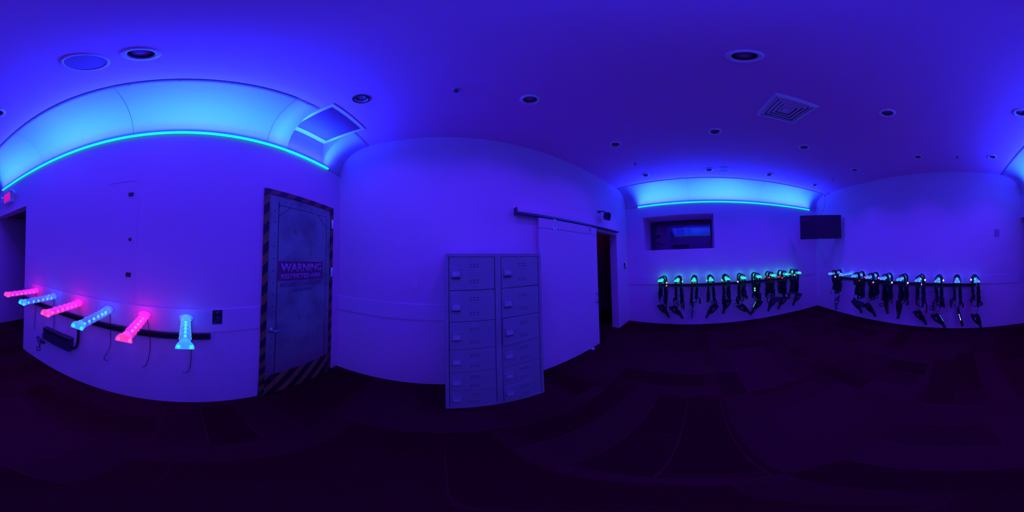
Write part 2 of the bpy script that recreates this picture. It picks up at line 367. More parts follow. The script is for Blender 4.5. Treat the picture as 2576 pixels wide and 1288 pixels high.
# dark control room behind the window
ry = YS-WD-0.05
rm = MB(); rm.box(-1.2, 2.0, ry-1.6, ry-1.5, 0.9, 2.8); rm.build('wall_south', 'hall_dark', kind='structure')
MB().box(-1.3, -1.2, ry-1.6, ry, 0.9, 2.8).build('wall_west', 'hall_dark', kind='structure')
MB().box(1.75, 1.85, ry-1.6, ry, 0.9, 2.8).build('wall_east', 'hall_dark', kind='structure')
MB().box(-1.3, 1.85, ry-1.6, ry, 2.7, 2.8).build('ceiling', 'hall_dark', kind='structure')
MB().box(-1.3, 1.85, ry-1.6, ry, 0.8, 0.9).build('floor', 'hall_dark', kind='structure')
# window
wf = MB()
y0, y1 = YS-WD-0.045, YS-WD
for b in ((-0.31, -0.275), (1.16, 1.195)): wf.box(b[0], b[1], y0, y1, 1.642, 2.378)
wf.box(-0.275, 1.16, y0, y1, 2.345, 2.378); wf.box(-0.275, 1.16, y0, y1, 1.642, 1.66)
win = MB().box(-0.275, 1.16, y0+0.018, y0+0.026, 1.66, 2.345).build('window_1', 'glass', kind='structure')
fr = wf.build('window_frame', 'dark_plastic', parent=win)

# coves: bent boards between wall and ceiling
def cove(name, x0, x1, side, th=0.006, n=20, m='cove_board'):
    yw = YN if side > 0 else YS
    out = []
    cy = yw - side*RC
    for r in (RC, RC-th):
        pts = [(cy + side*r*math.cos(a), ZS + (ZC-ZS)*(r/RC)*math.sin(a)) for a in [PI/2*k/n for k in range(n+1)]]
        out.append(pts)
    b = MB(); t = b.bm
    def ring(x): return [t.verts.new((x, p[0], p[1])) for p in out[0]], [t.verts.new((x, p[0], p[1])) for p in out[1]]
    a0, a1 = ring(x0); b0, b1 = ring(x1)
    for k in range(n):
        t.faces.new((a0[k], a0[k+1], b0[k+1], b0[k])); f = t.faces.new((a1[k], b1[k], b1[k+1], a1[k+1])); f.smooth = True
        t.faces.new((a0[k], a1[k], a1[k+1], a0[k+1])); t.faces.new((b0[k], b0[k+1], b1[k+1], b1[k]))
    t.faces.new((a0[0], b0[0], b1[0], a1[0])); t.faces.new((a0[n], a1[n], b1[n], b0[n]))
    bmesh.ops.recalc_face_normals(t, faces=t.faces[:])
    return b.build(name, m, kind='structure')
tn = [0]
def trim_name(): tn[0] += 1; return 'trim_%d' % tn[0]
g = 0.0018
xs = [XW, -1.527, -0.455, 0.602, 0.800]
for a, b in zip(xs, xs[1:]):
    cb = cove(trim_name(), a+g, b-g, 1)
    for q in range(max(1, int((b-a)/0.27))):
        sx_ = a + (q+0.35)*0.27
        if sx_ < b-0.02:
            m_ = MB(); m_.lathe([(0.005, 0.0), (0.004, -0.0025), (0, -0.003)], (sx_, YN-RC+0.016, ZC-0.006), (0, 0, 1), 8); m_.build('screw', 'seam', cb)
cove(trim_name(), 1.285, XE, 1)
for a, b in zip([XW, -1.33, 0.19], [-1.33, 0.19, XE]): cove(trim_name(), a+g*0.4, b-g*0.4, -1)
# closed cheeks at both ends of the vent pocket
for xx in (0.800, 1.279):
    pts = [(YN, ZS)] + [((YN-RC) + RC*math.cos(a), ZS + (ZC-ZS)*math.sin(a)) for a in [PI/2*k/16 for k in range(17)]] + [(YN, ZC)]
    MB().prism([(p[0], p[1]) for p in pts[1:]], (xx, 0, 0), (0, 1, 0), (0, 0, 1), (1, 0, 0), 0.006).build(trim_name(), 'cove_board', kind='structure')
# edge joint of the north cove along the ceiling, and its screws
def edge(x0, x1, y):
    MB().box(x0, x1, y-0.002, y+0.0025, ZC-0.008, ZC).build(trim_name(), 'seam', kind='structure')
edge(XW, 0.60, YN-RC); edge(XW+0.3, XE-0.3, YS+RC)
# chair-rail boards
def board(x0, x1, y0, y1, z0=0.895, z1=1.065): return MB().box(x0, x1, y0, y1, z0, z1).build(trim_name(), 'trim_paint', kind='structure')
board(-1.862, 0.585, YN-0.007, YN, 0.90, 1.10)
board(XE-0.008, XE, -0.9, 1.195)
board(XW+0.02, XE-0.005, YS, YS+0.009, 0.905, 1.08)
board(XW, XW+0.009, YS+0.02, 1.187)
# panel edge on the north wall
MB().box(-0.405, -0.397, YN-0.004, YN, 1.1, 2.13, 0.0015).build(trim_name(), 'trim_paint', kind='structure')
MB().box(-0.66, -0.40, YN-0.003, YN, 2.126, 2.131).build(trim_name(), 'trim_paint', kind='structure')
# LED rope in each cove
def rope(name, x0, x1, y, lab):
    b = MB(); b.tube([(x0 + (x1-x0)*k/24, y, ZS+0.004) for k in range(25)], 0.012, 8)
    b.build(name, 'strip_led', label=lab, cat='light strip')
rope('light_strip', STRIP_N[0], STRIP_N[1], YN-0.018, 'long glowing cyan LED strip under the cove above the light-arm wall and warning door')
rope('light_strip', STRIP_S[0], STRIP_S[1], YS+0.018, 'glowing cyan LED strip under the cove above the window')

# ================================================================== CEILING FIXTURES
def can_light(x, y, label, ring='trim', kind=0):
    t = thing('ceiling_light', (x, y, ZC), label, 'ceiling light', 'recessed ceiling lights')
    b = MB()
    if kind == 1:
        b.lathe([(0.047, 0.0), (0.047, -0.006), (0.052, -0.012), (0.058, -0.006), (0.058, 0.0)], (x, y, ZC)); b.build('trim_ring', 'black_plastic', t, label='black gasket ring')
    else:
        b.lathe([(0.045, 0.004), (0.047, -0.010), (0.056, -0.014), (0.067, -0.007), (0.069, 0.0)], (x, y, ZC)); b.build('trim_ring', 'white_plastic', t)
    b = MB(); b.lathe([(0.0455, -0.004), (0.0455, 0.11), (0.0, 0.11), (0.0, 0.114), (0.049, 0.114), (0.049, -0.002), (0.0455, -0.004)], (x, y, ZC))
    b.build('housing', 'can_dark' if kind != 1 else 'white_plastic', t)
    b = MB(); b.lathe([(0, 0.014), (0.015, 0.016), (0.030, 0.026), (0.036, 0.040), (0.020, 0.09), (0.018, 0.11), (0, 0.11)], (x, y, ZC)); b.build('bulb', 'bulb_glass' if kind != 1 else 'grey_metal', t)
can_lab = {
 (0, 0): 'open ceiling light with a black ring beside the louvred cove vent',
 (1, 0): 'white-trimmed recessed ceiling light beside the round speaker near the long cove',
 (2, 0): 'recessed ceiling light in the long cove row, second from the west wall',
 (3, 0): 'recessed ceiling light nearest the north-west doorway corner',
 (0, 1): 'recessed ceiling light over the grey lockers',
 (1, 1): 'dark recessed ceiling light nearest overhead, north of the square air diffuser',
 (2, 1): 'recessed ceiling light north-west of the square air diffuser, on the doorway side',
 (3, 1): 'recessed ceiling light near the west vest wall, second from the doorway corner',
 (0, 2): 'recessed ceiling light above the sliding door',
 (1, 2): 'recessed ceiling light just south-east of the square air diffuser',
 (2, 2): 'recessed ceiling light just south-west of the square air diffuser',
 (3, 2): 'recessed ceiling light near the west vest wall, third from the doorway corner',
 (0, 3): 'recessed ceiling light near the cove over the black wall speaker',
 (1, 3): 'recessed ceiling light beside the round speaker above the window',
 (2, 3): 'recessed ceiling light in front of the window-wall cove, between round speaker and television',
 (3, 3): 'recessed ceiling light nearest the television corner'}
for j, y in enumerate(GY):
    for i, x in enumerate(GX):
        can_light(x, y, can_lab[(i, j)], kind=1 if (i, j) == (0, 0) else 0)
def ceiling_speaker(x, y, label):
    t = thing('ceiling_speaker', (x, y, ZC), label, 'speaker', 'round ceiling speakers')
    b = MB(); b.lathe([(0.082, 0), (0.083, -0.008), (0.090, -0.010), (0.096, 0.0)], (x, y, ZC), n=40); b.build('rim', 'white_plastic', t)
    b = MB(); b.lathe([(0, -0.004), (0.083, -0.004), (0.083, 0.0), (0, 0.0)], (x, y, ZC), n=40, smooth=False); b.build('grille', 'grille', t)
ceiling_speaker(-0.415, 0.495, 'flat round ceiling speaker grille near the long cove over the light arms')
ceiling_speaker(-0.439, -2.611, 'flat round ceiling speaker grille above the window')
def sprinkler(x, y, label, tail=(0.03, 0.0)):
    t = thing('sprinkler', (x, y, ZC), label, 'sprinkler', 'ceiling sprinklers')
    b = MB(); b.lathe([(0.022, 0), (0.021, -0.004), (0.012, -0.007), (0, -0.008)], (x, y, ZC), n=20); b.build('escutcheon', 'grey_metal', t)
    b = MB(); b.lathe([(0.005, -0.006), (0.005, -0.03), (0.014, -0.032), (0.014, -0.035), (0, -0.035)], (x, y, ZC), n=14); b.build('nozzle', 'dark_metal', t)
sprinkler(0.869, -0.074, 'small ceiling sprinkler over the lockers')
sprinkler(0.859, -2.181, 'small ceiling sprinkler above the doorway end of the sliding door')
sprinkler(-2.349, -2.155, 'small ceiling sprinkler near the television')
sprinkler(-2.346, 0.015, 'small ceiling sprinkler near the west vest wall toward the doorway')
# square air diffuser
def diffuser():
    x0, x1, y0, y1 = -0.850, -0.492, -1.245, -0.887
    t = thing('air_diffuser', ((x0+x1)/2, (y0+y1)/2, ZC), 'square white ceiling air diffuser with concentric louvres', 'air vent')
    cx, cy, h = (x0+x1)/2, (y0+y1)/2, (x1-x0)/2
    def sq(b, h0, z0, h1, z1, th=0.004):
        tt = b.bm
        def rg(h, z): return [tt.verts.new((cx+sx*h, cy+sy*h, z)) for sx, sy in ((-1, -1), (1, -1), (1, 1), (-1, 1))]
        A, B_, C_, D_ = rg(h0, z0), rg(h1, z1), rg(h1, z1+th), rg(h0, z0+th)
        for P, Q in ((A, B_), (B_, C_), (C_, D_), (D_, A)):
            for k in range(4): tt.faces.new((P[k], P[(k+1) % 4], Q[(k+1) % 4], Q[k]))
    b = MB(); sq(b, h, ZC-0.004, h-0.028, ZC-0.022); bmesh.ops.recalc_face_normals(b.bm, faces=b.bm.faces[:]); b.build('frame', 'white_plastic', t)
    b = MB(); b.box(cx-h+0.01, cx+h-0.01, cy-h+0.01, cy+h-0.01, ZC-0.002, ZC-0.0005); b.build('backing', 'can_dark', t)
    for k in range(4):
        hh = h-0.032-k*0.031
        b = MB(); sq(b, hh, ZC-0.013, hh-0.019, ZC-0.022, 0.003); bmesh.ops.recalc_face_normals(b.bm, faces=b.bm.faces[:]); b.build('louvre', 'white_plastic', t)
    b = MB(); b.box(cx-0.03, cx+0.03, cy-0.03, cy+0.03, ZC-0.026, ZC-0.022); b.build('centre_plate', 'white_plastic', t)
diffuser()
# louvred return vent in the cove pocket
def cove_vent():
    x0, x1, y0, y1 = 0.806, 1.279, 0.686, 1.195
    t = thing('cove_vent', ((x0+x1)/2, (y0+y1)/2, ZC), 'white-framed return air grille set in the cove near the warning door', 'air vent')
    b = MB(); z0, z1 = ZC-0.012, ZC-0.001; f = 0.03
    b.box(x0, x1, y0, y0+f, z0, z1, 0.002); b.box(x0, x1, y1-f*1.9, y1, z0, z1, 0.002); b.box(x0, x0+f, y0+f, y1-f*1.9, z0, z1, 0.002); b.box(x1-f, x1, y0+f, y1-f*1.9, z0, z1, 0.002)
    b.build('frame', 'white_plastic', t)
    MB().box(x0+f, x1-f, y0+f, y1-f*1.9, ZC-0.002, ZC-0.0005).build('backing', 'locker_shadow', t)
    b = MB(); n = 34; ya, yb = y0+f, y1-f*1.9
    for k in range(n):
        y = ya + (yb-ya)*(k+0.5)/n
        b.prism([(0, 0), (0.009, -0.006), (0.010, -0.005), (0.001, 0.001)], (x0+f, y-0.005, ZC-0.004), (0, 1, 0), (0, 0, 1), (1, 0, 0), x1-x0-2*f)
    b.build('slats', 'can_dark', t)
cove_vent()

# ================================================================== WARNING DOOR (north wall)
def warning_door():
    dx0, dx1, dz = 0.595, 1.462, 2.122
    fw = 0.045
    y = YN
    b = MB(); b.box(dx0+fw, dx1-fw, y-0.012, y, 0.006, dz-fw)
    door = b.build('door_1', 'worn_door', kind='structure')
    for fa, fb in ((dx0, dx0+fw), (dx1-fw, dx1)): MB().box(fa, fb, y-0.022, y, 0, dz-fw, 0.002).build('door_jamb', 'hazard_tape', door)
    MB().box(dx0, dx1, y-0.022, y, dz-fw, dz, 0.002).build('door_header', 'hazard_tape_top', door)
    # raised sheet-metal panel lines (groove strips) with clipped corners
    px0, px1, pz0, pz1 = 0.735, 1.352, 0.05, 2.0
    def line(b, a, c, w=0.005):
        a, c = Vector((a[0], y-0.012, a[1])), Vector((c[0], y-0.012, c[1])); d = (c-a).normalized(); n = Vector((-d.z, 0, d.x))*w/2
        b.prism([(0, -1), (1, -1), (1, 1), (0, 1)], a, c-a, n, (0, -1, 0), 0.0015)
    for A_, B_, w_ in (((px0, 0.06), (px0, 2.02), .006), ((px1, 0.3), (px1, 1.97), .005), ((px0, 1.985), (px1, 1.99), .004), ((px0, 1.88), (px0+0.13, 1.985), .005), ((px1, 1.86), (px1-0.14, 1.985), .005)):
        b = MB(); line(b, A_, B_, w_); b.build('panel_seam', 'stripe_dark', door)
    def rivet(*a):
        b = MB(); b.lathe(*a); b.build('rivet', 'door_text', door)
    for k in range(18): rivet([(0.007, 0), (0.006, 0.003), (0, 0.0045)], (0.695, y-0.012, 0.14+k*0.105), (0, -1, 0), 10)
    for k in range(14): rivet([(0.006, 0), (0.005, 0.003), (0, 0.0045)], (1.385, y-0.012, 0.5+k*0.105), (0, -1, 0), 10)
    for k in range(7): rivet([(0.007, 0), (0.006, 0.003), (0, 0.0045)], (0.80+k*0.08, y-0.012, 2.022), (0, -1, 0), 10)
    # chevron stripes along the bottom: slanted top edge follows the tape
    top = 0.31
    x = 0.645
    sw_ = 0.10
    k = 0
    for k in range(-2, 5):
        xb = 0.645 + k*2*sw_
        # slanted parallelogram from z=.01 to z=top leaning right
        P = [(xb, 0.008), (xb+sw_, 0.008), (xb+sw_+0.26, top), (xb+0.26, top)]
        def clip(poly, ax, v, keep_gt):
            out = []
            for i in range(len(poly)):
                p, q = poly[i], poly[(i+1) % len(poly)]
                ip = (p[ax] >= v) if keep_gt else (p[ax] <= v); iq = (q[ax] >= v) if keep_gt else (q[ax] <= v)
                if ip: out.append(p)
                if ip != iq:
                    s_ = (v-p[ax])/(q[ax]-p[ax]); out.append((p[0]+s_*(q[0]-p[0]), p[1]+s_*(q[1]-p[1])))
            return out
        P = clip(P, 0, 0.645, True)
        if len(P) >= 3: P = clip(P, 0, 1.412, False)
        if len(P) >= 3:
            b = MB(); b.prism(P, (0, y-0.012, 0), (1, 0, 0), (0, 0, 1), (0, -1, 0), 0.0015); b.build('hazard_stripe', 'stripe_dark', door)
    MB().box(0.645, 1.412, y-0.0126, y-0.010, 0.008, top).build('stripe_band', 'hazard_ochre', door)
    # sign
    MB().box(0.745, 1.302, y-0.0145, y-0.012, 1.311, 1.484).build('warning_sign', 'sign_dark', door)
    text_mesh('WARNING', 'warning_text', 'sign_text', (1.025, y-0.0145, 1.428), (1, 0, 0), (0, 0, 1), 0.51, 0.077, 0.001, door, bold=0.02)
    text_mesh('RESTRICTED AREA', 'warning_text', 'sign_text', (1.025, y-0.0145, 1.348), (1, 0, 0), (0, 0, 1), 0.50, 0.045, 0.001, door, bold=0.02)
    text_mesh('SECURITY CLEARANCE', 'warning_text', 'door_text', (1.025, y-0.012, 1.272), (1, 0, 0), (0, 0, 1), 0.52, 0.036, 0.001, door, bold=0.015)
    text_mesh('REQUIRED', 'warning_text', 'door_text', (1.035, y-0.012, 1.213), (1, 0, 0), (0, 0, 1), 0.25, 0.036, 0.001, door, bold=0.015)
    # lever handle
    b = MB(); b.lathe([(0.026, 0), (0.026, 0.008), (0.012, 0.012), (0.010, 0.045)], (0.692, y-0.012, 0.86), (0, -1, 0), 20)
    b.tube([(0.692, y-0.055, 0.86), (0.72, y-0.058, 0.86), (0.80, y-0.058, 0.857)], [0.010, 0.010, 0.007], 10); b.build('door_handle', 'grey_metal', door)
    for z in (1.92, 1.37):
        b = MB(); b.box(1.428, 1.452, y-0.028, y-0.02, z-0.052, z+0.052); b.tube([(1.44, y-0.031, z-0.052), (1.44, y-0.031, z+0.052)], 0.007, 10); b.build('hinge', 'bright_metal', door)
mat('hazard_ochre', (0.34, 0.12, 0.045), 0.6)
warning_door()

# ================================================================== SMALL THINGS ON THE NORTH WALL
b = MB(); b.box(-0.474, -0.434, YN-0.006, YN, 1.985, 2.015, 0.001); b.build('wall_plate', 'black_plastic', label='small black rectangular wall plate, highest of the column of three', cat='wall plate')
b = MB(); b.lathe([(0.013, 0), (0.013, 0.004), (0.006, 0.008), (0, 0.008)], (-0.451, YN, 1.622), (0, -1, 0), 18); b.build('wall_stud', 'black_plastic', label='small round black stud midway between two black wall plates', cat='stud')
b = MB(); b.box(-0.476, -0.434, YN-0.006, YN, 1.325, 1.357, 0.001); b.build('wall_plate', 'black_plastic', label='small black rectangular wall plate, lower one in the column above the red light arm', cat='wall plate')
# plaque
t = thing('notice_plaque', (0.2355, YN, 1.031), 'small framed dark notice plaque between the last blue arm and the warning door', 'plaque')
MB().box(0.198, 0.273, YN-0.010, YN, 0.972, 1.092, 0.002).build('plate', 'dark_plastic', t)
MB().box(0.206, 0.265, YN-0.0115, YN-0.010, 0.99, 1.084).build('face', 'black_plastic', t)
MATS['plaque_print'] = mat('plaque_print', (0.32, 0.12, 0.36), 0.6)
y = YN-0.0125
for (xa, xb, z, h) in ((0.212, 0.218, 1.077, 0.004), (0.226, 0.246, 1.078, 0.004), (0.253, 0.259, 1.077, 0.005), (0.219, 0.252, 1.031, 0.006), (0.212, 0.222, 1.008, 0.005), (0.228, 0.258, 1.009, 0.005), (0.206, 0.230, 0.986, 0.006), (0.234, 0.24, 0.987, 0.004)):
    b = MB(); b.box(xa, xb, y, y+0.001, z-h/2, z+h/2); b.build('printed_mark', 'plaque_print', t)
b = MB(); b.prism([(0.228, 1.075), (0.244, 1.075), (0.236, 1.060)], (0, y+0.001, 0), (1, 0, 0), (0, 0, 1), (0, -1, 0), 0.001)
b.build('printed_mark', 'plaque_print', t)
# wiring duct under the arms
b = MB(); b.box(-1.868, 0.186, YN-0.03, YN, 0.842, 0.888, 0.003); b.build('wire_duct', 'black_plastic', label='black wiring duct running under the six bare light arms', cat='duct')
b = MB(); b.box(-2.20, 0.80, YS, YS+0.045, 0.885, 0.925, 0.003); b.build('wire_duct', 'black_plastic', label='black wiring duct behind the vests under the window', cat='duct')
b = MB(); b.box(XW, XW+0.045, -2.50, 0.36, 0.87, 0.91, 0.003); b.build('wire_duct', 'black_plastic', label='black wiring duct behind the vests on the west wall', cat='duct')
# power supply
t = thing('power_supply', (-1.2, YN, 0.43), 'long black power supply box on the wall below the bare light arms', 'power supply')
MB().box(-1.372, -0.985, YN-0.062, YN, 0.448, 0.612, 0.004).build('housing', 'dark_plastic', t)
MB().box(-1.372, -0.985, YN-0.064, YN-0.062, 0.58, 0.612).build('lid_edge', 'black_plastic', t)
def smooth(pts, n=6):
    pts = [Vector(p) for p in pts]; out = []
    for i in range(len(pts)-1):
        p0, p1, p2, p3 = pts[max(i-1, 0)], pts[i], pts[i+1], pts[min(i+2, len(pts)-1)]
        for k in range(n):
            u = k/n; out.append(0.5*((2*p1) + (-p0+p2)*u + (2*p0-5*p1+4*p2-p3)*u*u + (-p0+3*p1-3*p2+p3)*u**3))
    out.append(pts[-1]); return out
b = MB(); b.tube(smooth([(-0.985, YN-0.03, 0.50), (-0.95, YN-0.03, 0.50), (-0.925, YN-0.028, 0.54), (-0.915, YN-0.022, 0.62), (-0.915, YN-0.02, 0.845)]), 0.013, 10); b.build('thick_cable', 'black_plastic', t)
b = MB(); b.tube(smooth([(-1.37, YN-0.03, 0.55), (-1.42, YN-0.02, 0.50), (-1.45, YN-0.012, 0.42), (-1.47, YN-0.010, 0.36), (-1.52, YN-0.01, 0.33), (-1.55, YN-0.01, 0.37), (-1.51, YN-0.012, 0.40), (-1.475, YN-0.01, 0.33), (-1.50, YN-0.01, 0.25), (-1.545, YN-0.01, 0.21), (-1.53, YN-0.012, 0.16), (-1.485, YN-0.01, 0.20), (-1.50, YN-0.01, 0.29), (-1.53, YN-0.01, 0.33)]), 0.0045, 6); b.build('thin_cable', 'wire', t)
b = MB(); b.box(-1.455, -1.40, YN-0.03, YN-0.002, 0.345, 0.372, 0.003); b.build('plug', 'black_plastic', t)

# ---------------------------------------------------------------- exit sign with two lamp heads
t = thing('exit_sign', (-2.33, YN, 2.40), 'glowing red EXIT sign with two small emergency lamp heads over the open doorway', 'exit sign')
MB().box(-2.47, -2.21, YN-0.055, YN, 2.30, 2.50, 0.006).build('housing', 'white_plastic', t)
text_mesh('EXIT', 'exit_letters', 'exit_red', (-2.34, YN-0.056, 2.40), (1, 0, 0), (0, 0, 1), 0.215, 0.135, 0.003, t, bold=0.035)
for sx in (-1, 1):
    c = Vector((-2.34+sx*0.185, YN-0.05, 2.42)); b = MB()
    b.tube([(-2.34+sx*0.125, YN-0.03, 2.44), c], 0.010, 8)
    b.lathe([(0, -0.03), (0.03, -0.028), (0.045, 0.01), (0.048, 0.03), (0.043, 0.032), (0.03, 0.02), (0, 0.02)], c, (0.1*sx, -1, -0.35), 20); b.build('lamp_head', 'white_plastic', t)

# ================================================================== LIGHT ARMS
def arm(F, v0, zb, mt, tipm, ledm, label, L=0.42, group=None):
    """F(u, v, z): u out from wall, v along the wall, z height"""
    o = F(0, v0, zb); t = thing('vest_hanger', o, label, 'vest hanger', group)
    def sect(u, a, h, n=14): return [F(u, v0 + a*math.cos(PI*k/n), zb + h*math.sin(PI*k/n)) for k in range(n+1)]
    def loft(rows, name, m, smooth_=True):
        b = MB(); tt = b.bm; rg = [[tt.verts.new(p) for p in sect(*r)] for r in rows]; n = len(rg[0])
        for a, c in zip(rg, rg[1:]):
            for k in range(n):
                f = tt.faces.new((a[k], a[(k+1) % n], c[(k+1) % n], c[k])); f.smooth = smooth_ and k < n-1
        tt.faces.new(rg[0]); tt.faces.new(rg[-1][::-1]); bmesh.ops.recalc_face_normals(tt, faces=tt.faces[:])
        return b.build(name, m, t)
    rows = [(0.012, 0.032, 0.050)]
    u = 0.03; nseg = 6; du = (L-0.055-0.03)/nseg
    for k in range(nseg):
        for f, s_ in ((0.0, 1.0), (0.35, 0.97), (0.85, 0.97)):
            rows.append((u+du*(k+f), 0.0325*s_, 0.050*s_))
    rows.append((L-0.049, 0.0325, 0.050))
    loft(rows, 'tube', mt)
    loft([(L-0.0489, 0.033, 0.050), (L-0.035, 0.035, 0.047), (L-0.022, 0.040, 0.047), (L-0.012, 0.047, 0.052), (L-0.003, 0.0475, 0.052), (L, 0.045, 0.050)], 'flared_tip', tipm)
    b = MB(); b.prism([(0.05*math.cos(2*PI*k/20), 0.034*math.sin(2*PI*k/20)) for k in range(20)], F(0.0145, v0, zb+0.025), F(0, 1, 0)-F(0, 0, 0), (0, 0, 1), F(1, 0, 0)-F(0, 0, 0), 0.006)
    b.build('wall_flange', mt, t)
    lc = (1.0, 0.0, 0.22) if 'red' in mt else (0.0, 0.9, 0.35) if 'green' in mt else (0.02, 0.12, 1.0)
    l = bpy.data.lights.new('peg_led', 'POINT'); l.color = lc; l.energy = 0.42 if 'dimblue' not in mt else 0.2; l.shadow_soft_size = 0.0
    lo = bpy.data.objects.new('peg_led', l); C.objects.link(lo); lo.location = F(0.075, v0, zb+0.030); lo.parent = t
    for k in range(nseg):
        uc = u+du*k
        b = MB(); b.tube([F(uc, v0+0.0345*math.cos(PI*q/12), zb+0.0525*math.sin(PI*q/12)) for q in range(13)], 0.0022, 6); b.build('ring', mt.replace('acrylic', 'ring'), t)
    for k in range(nseg):
        b = MB(); b.ball(F(u+du*(k+0.45), v0, zb+0.009), 0.0085, 8); b.build('led', ledm, t)
    for sx in (-1, 1):
        b = MB(); b.ball(F(L-0.012, v0+sx*0.031, zb+0.010), 0.0095, 8); b.build('led', ledm, t)
    for sx in (-1, 1):
        b = MB(); b.lathe([(0.004, 0), (0.003, 0.002), (0, 0.003)], F(0.0205, v0+sx*0.042, zb+0.02), F(1, 0, 0)-F(0, 0, 0), 8); b.build('screw', 'dark_metal', t)
    return t
FN = lambda u, v, z: Vector((v, YN-u, z))
FS = lambda u, v, z: Vector((v, YS+u, z))
FW = lambda u, v, z: Vector((XW+u, v, z))
NA = [(-1.575, 'red', 'red-lit clear light arm nearest the open doorway'),
      (-1.258, 'blue', 'blue-lit clear light arm nearest the doorway, between two red ones'),
      (-0.925, 'red', 'red-lit clear light arm in the middle, between two blue arms, above the power supply'),
      (-0.617, 'blue', 'blue-lit clear light arm with the thick black cable dropping below it'),
      (-0.309, 'red', 'red-lit clear light arm farthest from the open doorway'),
      (0.002, 'cyan', 'pale blue-lit clear light arm nearest the notice plaque and warning door')]
for x, c, lab in NA:
    arm(FN, x, 1.003, 'acrylic_'+c, {'red': 'tip_red', 'blue': 'tip_blue', 'cyan': 'tip_blue'}[c], 'led_red' if c == 'red' else 'led_cyan', lab, 0.43, 'bare light arms')
SX = [0.741, 0.433, 0.122, -0.190, -0.492, -0.802, -1.113, -1.424, -1.730, -2.045]
WY = [-2.448, -2.140, -1.825, -1.510, -1.215, -0.910, -0.598, -0.284, 0.024, 0.332]
ordn = ['first', 'second', 'third', 'fourth', 'fifth', 'sixth', 'seventh', 'eighth', 'ninth', 'tenth']
for k, x in enumerate(SX):
    arm(FS, x, 1.028, 'acrylic_green', 'tip_green', 'led_green', 'green-tipped light arm holding the %s vest from the sliding-door side, window wall' % ordn[k], 0.42, 'green light arms under the window')
for k, y in enumerate(WY):
    if k == 1: lab = 'bare pale blue light arm with no vest, second from the television corner'
    else: lab = 'blue-tipped light arm holding the %s west-wall vest counted from the television corner' % ordn[k-1 if k > 1 else 0]
    arm(FW, y, 1.003, 'acrylic_dimblue', 'tip_cyan', 'led_cyan', lab, 0.42, 'blue light arms on the west wall')
# thin wires hanging from the north arms
WI = [([(-1.586, 0.99), (-1.588, 0.80), (-1.60, 0.60), (-1.605, 0.49), (-1.585, 0.487)], 'thin black wire dangling under the red arm nearest the doorway'),
      ([(-1.262, 0.99), (-1.257, 0.80), (-1.257, 0.70), (-1.262, 0.615)], 'thin black wire dropping from the first blue arm onto the power supply'),
      ([(-0.597, 0.98), (-0.590, 0.80), (-0.585, 0.677), (-0.610, 0.58), (-0.638, 0.50), (-0.632, 0.474), (-0.605, 0.474)], 'thin black wire with hooked end under the blue arm beside the thick cable'),
      ([(-0.285, 0.99), (-0.262, 0.90), (-0.257, 0.78), (-0.256, 0.69), (-0.268, 0.57), (-0.290, 0.50), (-0.312, 0.492)], 'thin black wire curling under the red arm farthest from the doorway'),
      ([(0.040, 1.0), (0.050, 0.90), (0.051, 0.72), (0.052, 0.60), (0.042, 0.50), (0.022, 0.470), (-0.005, 0.468)], 'thin black wire curling under the pale blue arm nearest the plaque')]
for pts, lab in WI:
    b = MB(); b.tube(smooth([(p[0], YN-(0.018 if p[1] > 0.90 else 0.034 if p[1] > 0.82 else 0.012), p[1]) for p in pts]), 0.0028, 6)
    b.build('wire', 'wire', label=lab, cat='wire', group='wires under the bare arms')

